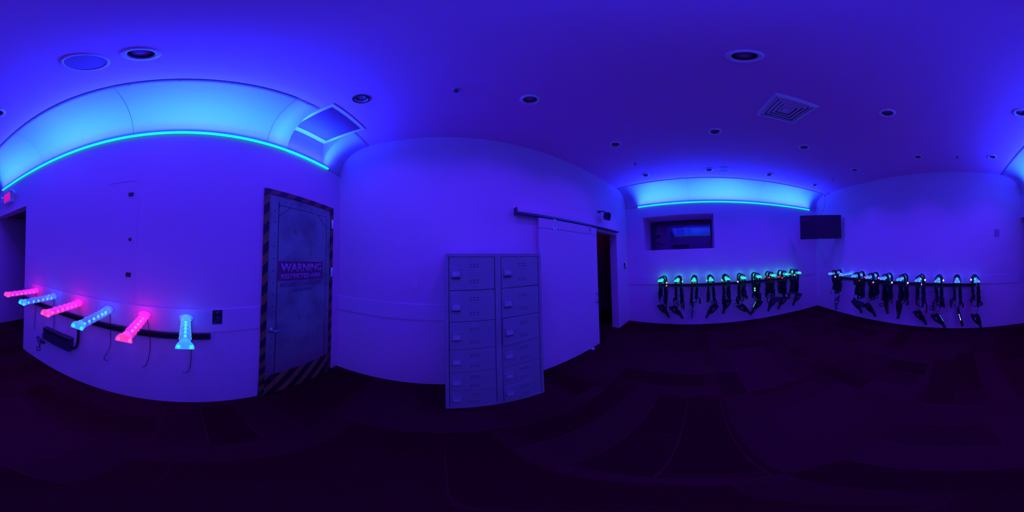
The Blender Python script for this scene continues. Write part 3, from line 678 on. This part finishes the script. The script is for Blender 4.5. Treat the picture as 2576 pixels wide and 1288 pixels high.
# ================================================================== VESTS
def vest(F, sgn, v0, zarm, label, tip_dv, tip_z, tilt, handle, psi=0, lights=(), strip=None, dot=None, gunm='black_plastic', style=0, seed=0, group=None, gu=0.17):
    """sgn: +1 when +v is to the right seen from the room"""
    rnd = random.Random(seed*7+3)
    P = lambda u, r, z: F(u, v0 + sgn*r, z)          # r = right as seen
    D = lambda u, r, z: P(u, r, z) - P(0, 0, 0)
    U, Rr, Zz = D(1, 0, 0), D(0, 1, 0), Vector((0, 0, 1))
    t = thing('laser_tag_vest', P(0.2, 0, zarm), label, 'vest', group)
    zt = zarm + 0.070
    e = lambda a: rnd.uniform(-a, a)
    # shoulder straps over the arm
    zl, zr = 0.86+e(0.03), 0.86+e(0.03)
    for uc, w_ in ((0.105+e(.015), 0.062), (0.275+e(.02), 0.066)):
        s1, s2 = 0.050+e(.003), 0.050+e(.003)
        pts = smooth([P(uc+e(.01), -s1+0.004, zl-0.02), P(uc, -s1-0.003, 0.95), P(uc, -s1, zt-0.040), P(uc, -s1*0.62, zt-0.008), P(uc, 0, zt+0.008), P(uc, s2*0.62, zt-0.008), P(uc, s2, zt-0.040), P(uc, s2+0.003, 0.95), P(uc+e(.01), s2-0.004, zr-0.02)], 4)
        b = MB(); b.ribbon(pts, U, w_, 0.016); b.build('shoulder_strap', 'black_fabric', t)
    # chest and back panels: tapered padded plates
    def panel(name, side, ztop, zbot, wt, wb, lean, th=0.042):
        uc = 0.19+e(.01); n = 10; b = MB(); tt = b.bm; rg = []
        for k in range(n+1):
            f = k/n; z = ztop+(zbot-ztop)*f; wdt = wt+(wb-wt)*f - 0.055*math.sin(PI*min(1, f*1.35)) - (0.05*max(0, (f-0.8)/0.2)**2) - (0.03*max(0, (0.15-f)/0.15)**2)
            th_ = th*(0.4+0.6*math.sin(PI*min(1, f*0.75+0.12)))
            r0 = side*(0.052+lean*f) + 0.004*math.sin(k*1.7+seed)
            uu = uc+0.012*math.sin(k*0.9+seed)
            ring = []
            for q in range(12):
                a = 2*PI*q/12; ca, sa = math.cos(a), math.sin(a)
                ring.append(tt.verts.new(P(uu + wdt/2*math.copysign(abs(ca)**0.5, ca), r0 + th_/2*math.copysign(abs(sa)**0.7, sa), z)))
            rg.append(ring)
        for a_, c_ in zip(rg, rg[1:]):
            for q in range(12): f_ = tt.faces.new((a_[q], a_[(q+1) % 12], c_[(q+1) % 12], c_[q])); f_.smooth = True
        tt.faces.new(rg[0]); tt.faces.new(rg[-1][::-1]); bmesh.ops.recalc_face_normals(tt, faces=tt.faces[:])
        return b.build(name, 'black_fabric', t)
    zb1, zb2 = 0.63+e(.05), 0.61+e(.05)
    l1, l2 = -0.014+e(.024), -0.012+e(.024)
    panel('chest_panel', -1, 0.90, zb1, 0.235, 0.23, l1)
    panel('back_panel', 1, 0.90, zb2, 0.235, 0.21, l2, 0.056)
    ps_ = 1 if rnd.random() < 0.5 else -1; zp = (zb2 if ps_ > 0 else zb1) + rnd.uniform(0.03, 0.10); oc = P(0.19, ps_*(0.060+rnd.uniform(0, 0.012)), zp)
    b = MB(); b.prism([(-.050, -.075), (.050, -.075), (.058, -.05), (.055, .055), (.04, .075), (-.04, .075), (-.055, .055), (-.058, -.05)], oc - Rr*0.022, U, Zz, Rr, 0.044, 0.008); b.build('battery_pack', 'black_plastic', t)
    # waist strap: loop hanging under the panels
    wl = 0.07+rnd.uniform(0, 0.04); dz = rnd.uniform(0.05, 0.12)
    b = MB(); b.ribbon(smooth([P(0.16, -0.03, zb1+0.02), P(0.17+e(.02), -wl*rnd.uniform(.6, 1), zb1-dz*0.5), P(0.2, -0.02+e(.02), zb1-dz), P(0.21, 0.03, zb2-dz*0.6), P(0.2, 0.03, zb2+0.02)], 5), U*0.9+Zz*0.2, 0.045, 0.008); b.build('waist_strap', 'dark_webbing', t)
    # loose webbing tails with a buckle
    side = -1 if rnd.random() < 0.5 else 1
    for q in range(3):
        s_ = side if q != 1 else -side; le = rnd.uniform(0.10, 0.24) if q == 0 else rnd.uniform(0.06, 0.14)
        z0 = (zb1 if s_ < 0 else zb2)+0.05; r0 = s_*0.05; r1 = s_*(0.055+rnd.uniform(0, 0.05))
        b = MB(); b.ribbon(smooth([P(0.13+0.07*q, r0, z0), P(0.14+0.07*q, r1, z0-le*0.45), P(0.15+0.06*q, r1+e(.02), z0-le)], 5), U*0.7+Rr*0.6, 0.034, 0.007)
        b.build('webbing_tail', 'dark_webbing', t)
        b = MB(); c = P(0.15+0.06*q, r1, z0-le-0.005); b.prism([(-.018, -.02), (.018, -.02), (.022, .0), (.014, .022), (-.014, .022), (-.022, 0)], c, U*0.8+Rr*0.5, Zz, (U*0.5-Rr*0.8), 0.012, 0.002); b.build('buckle', 'black_plastic', t)
    if style == 1:      # wide loop to one side
        s_ = -1; z0 = zb1+0.0
        b = MB(); b.ribbon(smooth([P(0.2, s_*0.03, z0), P(0.22, s_*0.10, z0-0.02), P(0.22, s_*0.105, z0-0.10), P(0.22, s_*0.10, z0-0.17), P(0.2, s_*0.03, z0-0.17), P(0.2, s_*0.02, z0-0.02)], 6), U, 0.03, 0.008); b.build('belt_loop', 'dark_webbing', t)
    if style == 2:      # ring shaped strap end
        c0 = (-0.13, zb1-0.13)
        b = MB(); b.ribbon(smooth([P(0.2, -0.04, c0[1]+0.03)]+[P(0.2, c0[0]+0.035*math.cos(a), c0[1]+0.035*math.sin(a)) for a in [0.6+k*0.6 for k in range(10)]]+[P(0.2, -0.04, c0[1]-0.02)], 3), U, 0.022, 0.006); b.build('belt_loop', 'dark_webbing', t)
    if style == 3:      # mesh waist pack panel held out to the side
        o = P(0.335, -0.04, zb1-0.18); ax = (Rr*0.97 + Zz*(-0.14)).normalized(); ay = Zz
        b = MB(); b.prism([(0, 0), (0.22, 0), (0.225, 0.02), (0.22, 0.11), (0.02, 0.12), (0, 0.10)], o, ax, ay, U, 0.02, 0.003); b.build('waist_panel', 'dark_plastic', t)
        b = MB(); b.ribbon(smooth([P(0.30, -0.02, zb1-0.07), P(0.33, -0.08, zb1-0.06), P(0.25, -0.10, zb1-0.13), P(0.25, -0.08, zb1-0.22), P(0.25, -0.03, zb1-0.18)], 5), U, 0.028, 0.008); b.build('belt_loop', 'dark_webbing', t)
    # blaster, hanging nose down
    ta = math.radians(tilt); ps = math.radians(psi)
    ex0 = Rr*math.cos(ps)+U*math.sin(ps); en = U*math.cos(ps)-Rr*math.sin(ps)
    dn = (-Zz*math.cos(ta)+Rr*math.sin(ta)).normalized(); en = (en - dn*en.dot(dn)).normalized()
    lat = en.cross(dn).normalized()
    if lat.dot(Rr*math.cos(ta)+ex0*0.3+Zz*math.sin(ta)) < 0: lat = -lat
    if abs(psi) > 45: lat = (U - dn*U.dot(dn)).normalized(); en = lat.cross(dn)
    lat = lat*handle                                  # +lat = top (barrel) side, -lat = grip side
    Lg = 0.31
    tip = P(gu, tip_dv, tip_z); o = tip - dn*Lg
    g_ = bpy.data.objects.new('blaster', None)
    def G(s, q, h=0): return o + dn*s + lat*q + en*h
    b = MB(); b.prism([(-0.01, -0.024), (0.005, 0.024), (0.06, 0.036), (0.17, 0.033), (0.215, 0.022), (0.31, 0.019), (0.31, -0.021), (0.215, -0.024), (0.17, -0.052), (0.13, -0.044), (0.05, -0.026)], o - en*0.022, dn, lat, en, 0.044, 0.004)
    gun = b.build('blaster', gunm, t)
    b = MB(); gp = [(0.002, -0.015), (-0.030, -0.095), (-0.020, -0.112), (0.012, -0.112), (0.10, -0.092), (0.17, -0.060), (0.185, -0.022), (0.14, -0.015), (0.125, -0.046), (0.085, -0.064), (0.046, -0.072), (0.050, -0.015)]
    b.prism(gp, o - en*0.017, dn, lat, en, 0.034, 0.0025); gr = b.build('grip', gunm, t); gr.parent = gun; gr.matrix_parent_inverse = Matrix.Identity(4)
    gun.parent = t; 
    gr.matrix_parent_inverse = Matrix.Identity(4); gr.location = (0, 0, 0)
    b = MB(); b.prism([(0.062, -0.024), (0.082, -0.050), (0.092, -0.046), (0.086, -0.024)], o-en*0.006, dn, lat, en, 0.012); tg = b.build('trigger', 'dark_metal', t); tg.parent = gun; tg.matrix_parent_inverse = Matrix.Identity(4)
    b = MB()
    if strip:
        b.tube([G(0.045, 0.030), G(0.165, 0.030)], 0.004, 6)
        for k in range(6): b.ball(G(0.05+0.022*k, 0.031, -0.0), 0.0072, 7)
        q = b.build('barrel_lights', strip, t); q.parent = gun; q.matrix_parent_inverse = Matrix.Identity(4)
    if dot:
        b2 = MB(); b2.ball(G(0.10, 0.012 if abs(psi) > 45 else 0.03, 0.021 if abs(psi) > 45 else 0.0), 0.008, 8); 
        q = b2.build('indicator', dot, t); q.parent = gun; q.matrix_parent_inverse = Matrix.Identity(4)
    # cord from panel to blaster rear
    s0 = -1 if tip_dv < 0 else 1
    b = MB(); b.tube(smooth([P(0.2, s0*0.035, zb1+0.05), P(0.21, s0*0.055+e(.01), (zb1+o.z)/2+0.05), G(-0.02, 0.0), G(0.01, 0.005)], 6), 0.0042, 6); b.build('cord', 'black_plastic', t)
    b = MB(); b.ribbon(smooth([P(0.17, -s0*0.035, zb2+0.03), P(0.18, -s0*0.05+e(.02), (zb2+o.z)/2+0.02), G(0.0, -0.085)], 6), U, 0.016, 0.005); b.build('lanyard', 'dark_webbing', t)
    # sensor light clusters on straps
    for (r, z, uu, m_) in lights:
        b = MB(); b2 = MB(); c = P(uu, r, z); sr = 1 if r > 0 else -1
        face = (Rr*sr*0.75 + U*0.65).normalized()
        b2.lathe([(0.020, -0.006), (0.020, 0.003), (0.016, 0.006), (0, 0.006)], c, face, 14); pod = b2.build('sensor_pod', 'black_plastic', t)
        X_ = face.orthogonal().normalized(); Y_ = face.cross(X_)
        for k in range(5): b.ball(c + face*0.008 + (X_*math.cos(k*1.257)+Y_*math.sin(k*1.257))*0.0105, 0.0062, 7)
        q = b.build('sensor_leds', m_, t); q.parent = pod; q.matrix_parent_inverse = Matrix.Identity(4)
    return t
def fixparents():
    # sub-parts carry world-space meshes; undo parents' own offset
    bpy.context.view_layer.update()
    for o in bpy.data.objects:
        if o.parent is not None and o.type == 'LIGHT':
            o.matrix_parent_inverse = Matrix.Translation(-o.parent.location)
        elif o.parent is not None:
            want = Matrix.Translation(o.parent.matrix_world.translation).inverted()
            p = o.parent
            o.matrix_parent_inverse = Matrix.Identity(4)
            o.location = (0, 0, 0)
            root = p
            while root.parent is not None: root = root.parent
            if root.type == 'EMPTY' and p is root: o.location = -Vector(root.location)
            else: o.location = (0, 0, 0)

SV = [  # arm index, tip dv (right), tip z, tilt, handle side, psi, lights, strip, dot, style, label
 (0, 0.086, 0.22, 25, 1, 0, [(0.056, 0.965, 0.13, 'led_orange'), (0.052, 0.90, 0.13, 'led_orange')], None, None, 0, 'black laser tag vest with orange side lights on the arm nearest the sliding door'),
 (1, 0.073, 0.25, 30, 1, 0, [(0.062, 0.985, 0.10, 'led_green')], None, 'led_green', 1, 'black laser tag vest with a square strap loop, second from the sliding-door side'),
 (2, -0.074, 0.21, -6, 1, 80, [(-0.060, 0.955, 0.14, 'led_deepred')], None, 'led_deepred', 0, 'black laser tag vest with red strap lights and a bluish blaster seen edge-on'),
 (3, -0.116, 0.25, -28, -1, 10, [(-0.062, 1.0, 0.14, 'led_green')], None, 'led_dim', 0, 'black laser tag vest with green side light and kicked-out strap, fourth from sliding door'),
 (4, -0.07, 0.28, -14, -1, 30, [(-0.066, 0.995, 0.14, 'led_green'), (-0.05, 0.985, 0.24, 'led_green')], None, None, 0, 'slim black laser tag vest with paired green side lights, fifth along from the sliding door'),
 (5, 0.16, 0.24, 36, 1, 0, [(-0.058, 0.945, 0.16, 'led_white')], None, None, 2, 'black laser tag vest with ring-shaped strap end, blaster slanting to meet the next one'),
 (6, -0.10, 0.22, -30, -1, 0, [(-0.05, 0.985, 0.27, 'led_green'), (-0.052, 0.80, 0.27, 'led_green'), (-0.052, 0.755, 0.27, 'led_green')], 'led_green', None, 0, 'black laser tag vest with bright green lights on its front and blaster barrel'),
 (7, -0.09, 0.25, -20, -1, 20, [(-0.06, 1.0, 0.12, 'led_deepred'), (-0.055, 1.0, 0.30, 'led_deepred')], None, None, 3, 'black laser tag vest with two red lights and a bulky waist panel'),
 (8, -0.10, 0.21, -25, -1, 20, [(-0.06, 0.965, 0.12, 'led_deepred'), (-0.055, 0.965, 0.30, 'led_deepred')], None, 'led_dim', 0, 'black laser tag vest with two red lights and no waist panel, window wall'),
 (9, -0.10, 0.27, -25, -1, 20, [(-0.06, 1.0, 0.12, 'led_green'), (-0.055, 1.0, 0.30, 'led_green')], None, 'led_dim', 0, 'black laser tag vest with two green lights at the television end of the window wall')]
for k, tv, tz, tl, hd, ps, li, st, dt, sty, lab in SV:
    vest(FS, -1, SX[k], 1.028, lab, tv, tz, tl, hd, ps, li, st, dt, 'blue_plastic' if k == 2 else 'black_plastic', sty, seed=k+1, gu=0.14+0.12*(k % 2), group='vests on the window wall')
WV = [
 (0, -0.085, 0.10, 0, 1, 80, [(0.058, 1.0, 0.12, 'led_violet'), (0.055, 0.95, 0.30, 'led_violet')], None, 'led_deepred', 0, 'black laser tag vest in the television corner with blaster dangling almost to the floor'),
 (2, 0.0, 0.18, 30, 1, 0, [(0.058, 0.97, 0.12, 'led_deepred'), (0.05, 0.93, 0.30, 'led_deepred')], None, None, 3, 'black laser tag vest with red lights and a wide meshed waist panel, west wall'),
 (3, 0.066, 0.21, 34, 1, 0, [(0.06, 0.97, 0.10, 'led_violet'), (0.05, 0.92, 0.30, 'led_violet')], None, None, 0, 'black laser tag vest with violet lights beside the vest with a wide waist panel'),
 (4, -0.03, 0.27, 10, 1, 50, [(0.062, 0.91, 0.14, 'led_white')], None, None, 2, 'black laser tag vest with a single low white light, fourth along from the television corner'),
 (5, -0.09, 0.24, -10, 1, 30, [(0.062, 0.92, 0.14, 'led_white')], None, None, 0, 'black laser tag vest with a broad dark blaster, midway along the west wall'),
 (6, 0.09, 0.125, 26, 1, 0, [(0.062, 0.985, 0.13, 'led_white'), (0.03, 0.93, 0.25, 'led_violet')], None, 'led_deepred', 0, 'black laser tag vest with a red dot on its slanting blaster'),
 (7, 0.115, 0.125, 28, 1, 0, [(0.066, 0.985, 0.13, 'led_white')], 'led_blue', None, 2, 'black laser tag vest with a cyan light row on its slanting blaster'),
 (8, 0.10, 0.115, 14, 1, 55, [], 'led_white', None, 0, 'black laser tag vest with a white light row on its narrow blaster'),
 (9, 0.10, 0.09, 13, 1, 0, [(-0.062, 1.0, 0.14, 'led_white')], None, 'led_white', 0, 'bulky black laser tag vest nearest the doorway end of the west wall')]
for k, tv, tz, tl, hd, ps, li, st, dt, sty, lab in WV:
    vest(FW, 1, WY[k], 1.003, lab, tv, tz, tl, hd, ps, li, st, dt, 'blue_plastic' if k == 0 else 'black_plastic', sty, seed=k+31, gu=0.14+0.10*(k % 2), group='vests on the west wall')

# ================================================================== LOCKERS
def lockers():
    x0, x1, ya, yb, H = 1.182, 1.575, -0.008, -0.800, 1.556
    t = thing('locker_cabinet', (1.38, -0.4, 0), 'tall grey steel locker cabinet with twelve small doors against the east wall', 'lockers')
    b = MB(); b.box(x0+0.018, x1, yb, ya, 0, H, 0.003)
    b.box(x0, x0+0.018, ya-0.026, ya, 0, H, 0.002); b.box(x0, x0+0.018, yb, yb+0.026, 0, H, 0.002); b.box(x0, x0+0.018, -0.430, -0.384, 0, H, 0.002)
    b.box(x0, x0+0.018, yb+0.026, -0.430, H-0.022, H); b.box(x0, x0+0.018, -0.384, ya-0.026, H-0.022, H)
    b.box(x0, x0+0.018, yb+0.026, -0.430, 0, 0.03); b.box(x0, x0+0.018, -0.384, ya-0.026, 0, 0.03)
    b.build('cabinet', 'locker_paint', t)
    dh = (H-0.022-0.03)/6
    for c, (yr, yl) in enumerate(((-0.382, -0.036), (-0.772, -0.432))):
        for r in range(6):
            zt = H-0.022-r*dh-0.003; zb = zt-dh+0.006
            ajar = {(1, 2): 0.055, (0, 2): 0.02, (1, 5): 0.03}.get((c, r), 0.0)
            M = Matrix.Translation((x0+0.012, yr, 0)) @ Matrix.Rotation(ajar, 4, 'Z') @ Matrix.Translation((-(x0+0.012), -yr, 0))
            b = MB(); b.box(x0+0.003, x0+0.015, yr+0.003, yl-0.003, zb, zt, 0.0025)
            bmesh.ops.transform(b.bm, matrix=M, verts=b.bm.verts[:]); d = b.build('door', 'locker_paint', t)
            def sub(mb, name, m):
                bmesh.ops.transform(mb.bm, matrix=M, verts=mb.bm.verts[:]); o = mb.build(name, m, d)
            hz = (zt+zb)/2+0.0
            b = MB(); b.box(x0-0.004, x0+0.003, yl-0.086, yl-0.016, hz-0.035, hz+0.042, 0.003); sub(b, 'handle_plate', 'locker_paint')
            b = MB(); b.prism([(0, 0), (-0.016, 0.004), (-0.018, 0.016), (-0.003, 0.05)], (x0, yl-0.080, hz-0.030), (1, 0, 0), (0, 0, 1), (0, 1, 0), 0.055); sub(b, 'handle', 'locker_paint')
            b = MB(); b.box(x0-0.0045, x0-0.0035, yl-0.082, yl-0.02, hz-0.036, hz-0.028); sub(b, 'handle_slot', 'locker_shadow')
            for zz in (0.068, 0.050, -0.050, -0.068):
                for q in range(3):
                    b = MB(); b.box(x0+0.0022, x0+0.0036, yl-0.168-q*0.026, yl-0.150-q*0.026, hz+zz-0.0022, hz+zz+0.0022); sub(b, 'vent_slot', 'locker_shadow')
lockers()
# ================================================================== SLIDING DOOR
def sliding():
    xs = 1.535
    b = MB(); b.box(xs, xs+0.035, -2.108, -1.030, 0.012, 1.872, 0.003)
    door = b.build('door_2', 'wall_paint', kind='structure')
    MB().box(xs, xs+0.035, -2.108, -1.030, 1.877, 1.995, 0.003).build('door_top_panel', 'wall_paint', door)
    b = MB(); b.box(xs+0.004, xs+0.030, -2.104, -1.034, 1.871, 1.878); b.build('door_seam', 'seam', door)
    b = MB(); y = -2.055
    b.tube(smooth([(xs, y, 0.80), (xs-0.035, y, 0.80), (xs-0.042, y, 0.81), (xs-0.042, y, 0.93), (xs-0.035, y, 0.94), (xs, y, 0.94)], 3), 0.006, 8)
    b.lathe([(0.012, 0), (0.012, 0.003), (0, 0.003)], (xs, y, 0.80), (-1, 0, 0), 12); b.lathe([(0.012, 0), (0.012, 0.003), (0, 0.003)], (xs, y, 0.94), (-1, 0, 0), 12)
    b.build('door_handle', 'dark_metal', door)
    for yy, m, w_ in ((-1.257, 'bright_metal', 0.05), (-1.945, 'trim_paint', 0.045)):
        b = MB(); b.prism([(-w_/2, 0.135), (-w_/2, 0.018), (-w_/4, 0.004), (w_/4, 0.0), (w_/2, 0.004), (w_/2, 0.135)], (xs, yy, 1.868), (0, 1, 0), (0, 0, 1), (-1, 0, 0), 0.005, 0.0015); h = b.build('hanger_bracket', m, door, label='bright metal hanger bracket' if m == 'bright_metal' else None)
        for dy, dz in ((-0.015, 0.095), (0.015, 0.095), (0, 0.02)):
            b = MB(); b.lathe([(0.005, 0), (0.004, 0.003), (0, 0.004)], (xs-0.005, yy+dy, 1.868+dz), (-1, 0, 0), 8); b.build('bolt', 'dark_metal', h)
        for s_ in (-1, 1):
            b = MB(); b.prism([(s_*0.013, 0.13), (s_*0.018, 0.13), (0.003, 0.03), (-0.003, 0.03)], (xs-0.005, yy, 1.868), (0, 1, 0), (0, 0, 1), (-1, 0, 0), 0.0015); b.build('slot', 'dark_metal', h)
    t = thing('door_track', (1.56, -1.8, 2.03), 'long sliding-door track with pale cover board above the sliding door', 'door track')
    MB().box(1.535, XE, -2.862, -0.752, 2.032, 2.078, 0.002).build('cover_board', 'wall_paint', t)
    MB().box(1.530, 1.572, -2.862, -0.752, 2.006, 2.032, 0.002).build('track', 'dark_metal', t)
    MB().box(1.528, XE, -0.752, -0.742, 2.000, 2.082).build('end_cap', 'dark_metal', t)
    b = MB(); b.box(1.53, 1.56, -1.90, -1.85, 0.0, 0.012, 0.002); b.build('floor_guide', 'grey_metal', label='small metal floor guide at the foot of the sliding door', cat='door guide')
    b = MB(); b.box(1.48, 1.52, -1.905, -1.865, 0.0, 0.03, 0.008); b.build('door_stop', 'white_plastic', label='small pale door stop on the carpet before the sliding door', cat='door stop')
sliding()
for y0_, y1_ in ((-2.875, -2.86), ): MB().box(XE-0.006, XE+T+0.004, y0_, y1_, 0, 1.965).build(trim_name(), 'trim_paint', kind='structure')
# wall speaker over the opening
t = thing('wall_speaker', (1.5, -2.28, 2.22), 'black angled wall speaker on a bracket above the dark doorway', 'speaker')
b = MB(); c = Vector((1.465, -2.33, 2.225))
Mx = Matrix.Translation(c) @ Euler((0.0, math.radians(-14), math.radians(28))).to_matrix().to_4x4()
bb = MB(); bb.prism([(-0.05, -0.085), (0.05, -0.11), (0.05, 0.11), (-0.05, 0.085)], (0, 0, -0.05), (1, 0, 0), (0, 1, 0), (0, 0, 1), 0.10, 0.008)
bmesh.ops.transform(bb.bm, matrix=Mx @ Matrix.Rotation(PI, 4, 'Z'), verts=bb.bm.verts[:]); bb.build('cabinet', 'black_plastic', t)
bb = MB(); bb.box(-0.058, -0.050, -0.098, 0.098, -0.042, 0.042, 0.003); bmesh.ops.transform(bb.bm, matrix=Mx, verts=bb.bm.verts[:]); bb.build('grille', 'black_fabric', t)
bb = MB(); bb.box(XE-0.008, XE, -2.33, -2.25, 2.30, 2.345, 0.002); bb.tube([(XE-0.004, -2.29, 2.325), (1.53, -2.295, 2.325), (1.49, -2.31, 2.30), (1.475, -2.32, 2.262)], 0.010, 8); bb.build('bracket', 'black_plastic', t)
# thermostat / switch by the south-east corner
t = thing('wall_control', (XE, -3.21, 1.33), 'small white wall control with a dark key ring hanging beside it', 'wall control')
MB().box(XE-0.020, XE, -3.275, -3.215, 1.328, 1.40, 0.003).build('control_box', 'bright_metal', t)
b = MB(); b.box(XE-0.022, XE-0.004, -3.20, -3.165, 1.33, 1.385, 0.004); b.ball((XE-0.018, -3.19, 1.275), 0.018, 10); b.tube([(XE-0.012, -3.185, 1.335), (XE-0.014, -3.19, 1.28)], 0.004, 6); b.build('key_ring', 'black_plastic', t)
# blank plates
b = MB(); b.box(XE-0.006, XE, 0.246, 0.306, 1.225, 1.315, 0.002); b.build('blank_plate', 'trim_paint', label='faint white blank wall plate on the east wall left of the lockers', cat='wall plate')
b = MB(); b.box(XW, XW+0.012, 0.70, 0.79, 1.78, 1.90, 0.004); b.build('blank_plate', 'grille', label='faint grey wall sensor high above the vests near the doorway end', cat='wall plate')
# ================================================================== TELEVISION
def tv():
    c = Vector((-2.49, -2.697, 2.072)); nrm = Vector((2.49, 2.697, 0)).normalized(); r = Vector((-nrm.y, nrm.x, 0))  # r = image-right? adjusted below
    rgt = Vector((-0.672, 0.62, 0)).normalized(); nrm = Vector((rgt.y, -rgt.x, 0)); 
    if nrm.dot(-c) < 0: nrm = -nrm
    t = thing('television', c, 'black flat screen television mounted across the corner', 'television')
    def bx(r0, r1, z0, z1, n0, n1, name, m, bev=0.0, par=t):
        b = MB(); b.prism([(r0, z0), (r1, z0), (r1, z1), (r0, z1)], c + nrm*n0, rgt, (0, 0, 1), nrm, n1-n0, bev); return b.build(name, m, par)
    bx(-0.465, 0.465, -0.275, 0.275, -0.045, 0.0, 'bezel', 'black_plastic', 0.006)
    bx(-0.440, 0.440, -0.240, 0.250, 0.0, 0.0015, 'screen', 'screen')
    bx(-0.36, 0.36, -0.22, 0.2, -0.085, -0.045, 'back_cover', 'black_plastic', 0.01)
    b = MB(); b.prism([(0.02*k-0.03, -0.262) for k in (0,)] + [(0.03, -0.262), (0.03, -0.256), (-0.03, -0.256)], c, rgt, (0, 0, 1), nrm, 0.0018); b.build('maker_mark', 'grey_metal', t)
    b = MB(); b.prism([(0.4505, 0.02), (0.455, 0.02), (0.455, 0.07), (0.4505, 0.07)], c, rgt, (0, 0, 1), nrm, 0.0015); b.build('side_mark', 'grey_metal', t)
    b = MB(); corner = Vector((XW+0.02, YS+0.02, 2.05)); b.tube([c - nrm*0.08, c - nrm*0.2, corner + Vector((0.1, 0.1, 0)), corner], 0.018, 8); b.prism([(-.06, -.1), (.06, -.1), (.06, .1), (-.06, .1)], c - nrm*0.095, rgt, (0, 0, 1), nrm, 0.01)
    b.build('wall_mount', 'dark_metal', t)
    # corner camera and its cable
    d = thing('dome_camera', (-2.86, -3.0, 2.97), 'tiny corner camera with a pinkish lens ring above the television', 'camera')
    cc_ = Vector((-2.84, -2.90, 2.965))
    b = MB(); b.lathe([(0, -0.03), (0.03, -0.03), (0.034, 0.0), (0.03, 0.012), (0.018, 0.014), (0.018, 0.008), (0, 0.008)], cc_, (0.65, 0.65, -0.35), 20); b.tube([cc_, (-2.905, -2.92, 2.985)], 0.012, 8); b.build('body', 'bright_metal', d)
    b = MB(); b.lathe([(0.017, 0.009), (0.017, 0.012), (0, 0.014)], cc_, (0.65, 0.65, -0.35), 16); b.build('lens', 'sign_dark', d)
    b = MB(); b.tube(smooth([cc_ + Vector((0, 0, -0.03)), (-2.80, -2.84, 2.75), (-2.70, -2.80, 2.55), (-2.575, -2.79, 2.37), (-2.57, -2.785, 2.30)]), 0.004, 6); b.build('cable', 'wire', label='thin black cable running from the corner camera down to the television', cat='cable')
tv()
# booth equipment behind the glass
t = thing('monitor_box', (0.43, ry-0.25, 1.55), 'black equipment box with a tiny white light behind the window glass', 'equipment')
b = MB(); b.box(0.23, 0.66, ry-0.35, ry-0.12, 0.90, 1.70, 0.006); b.build('case', 'black_plastic', t)
b = MB(); b.ball((0.275, ry-0.118, 1.665), 0.006); b.build('indicator', 'led_white', t)

fixparents()
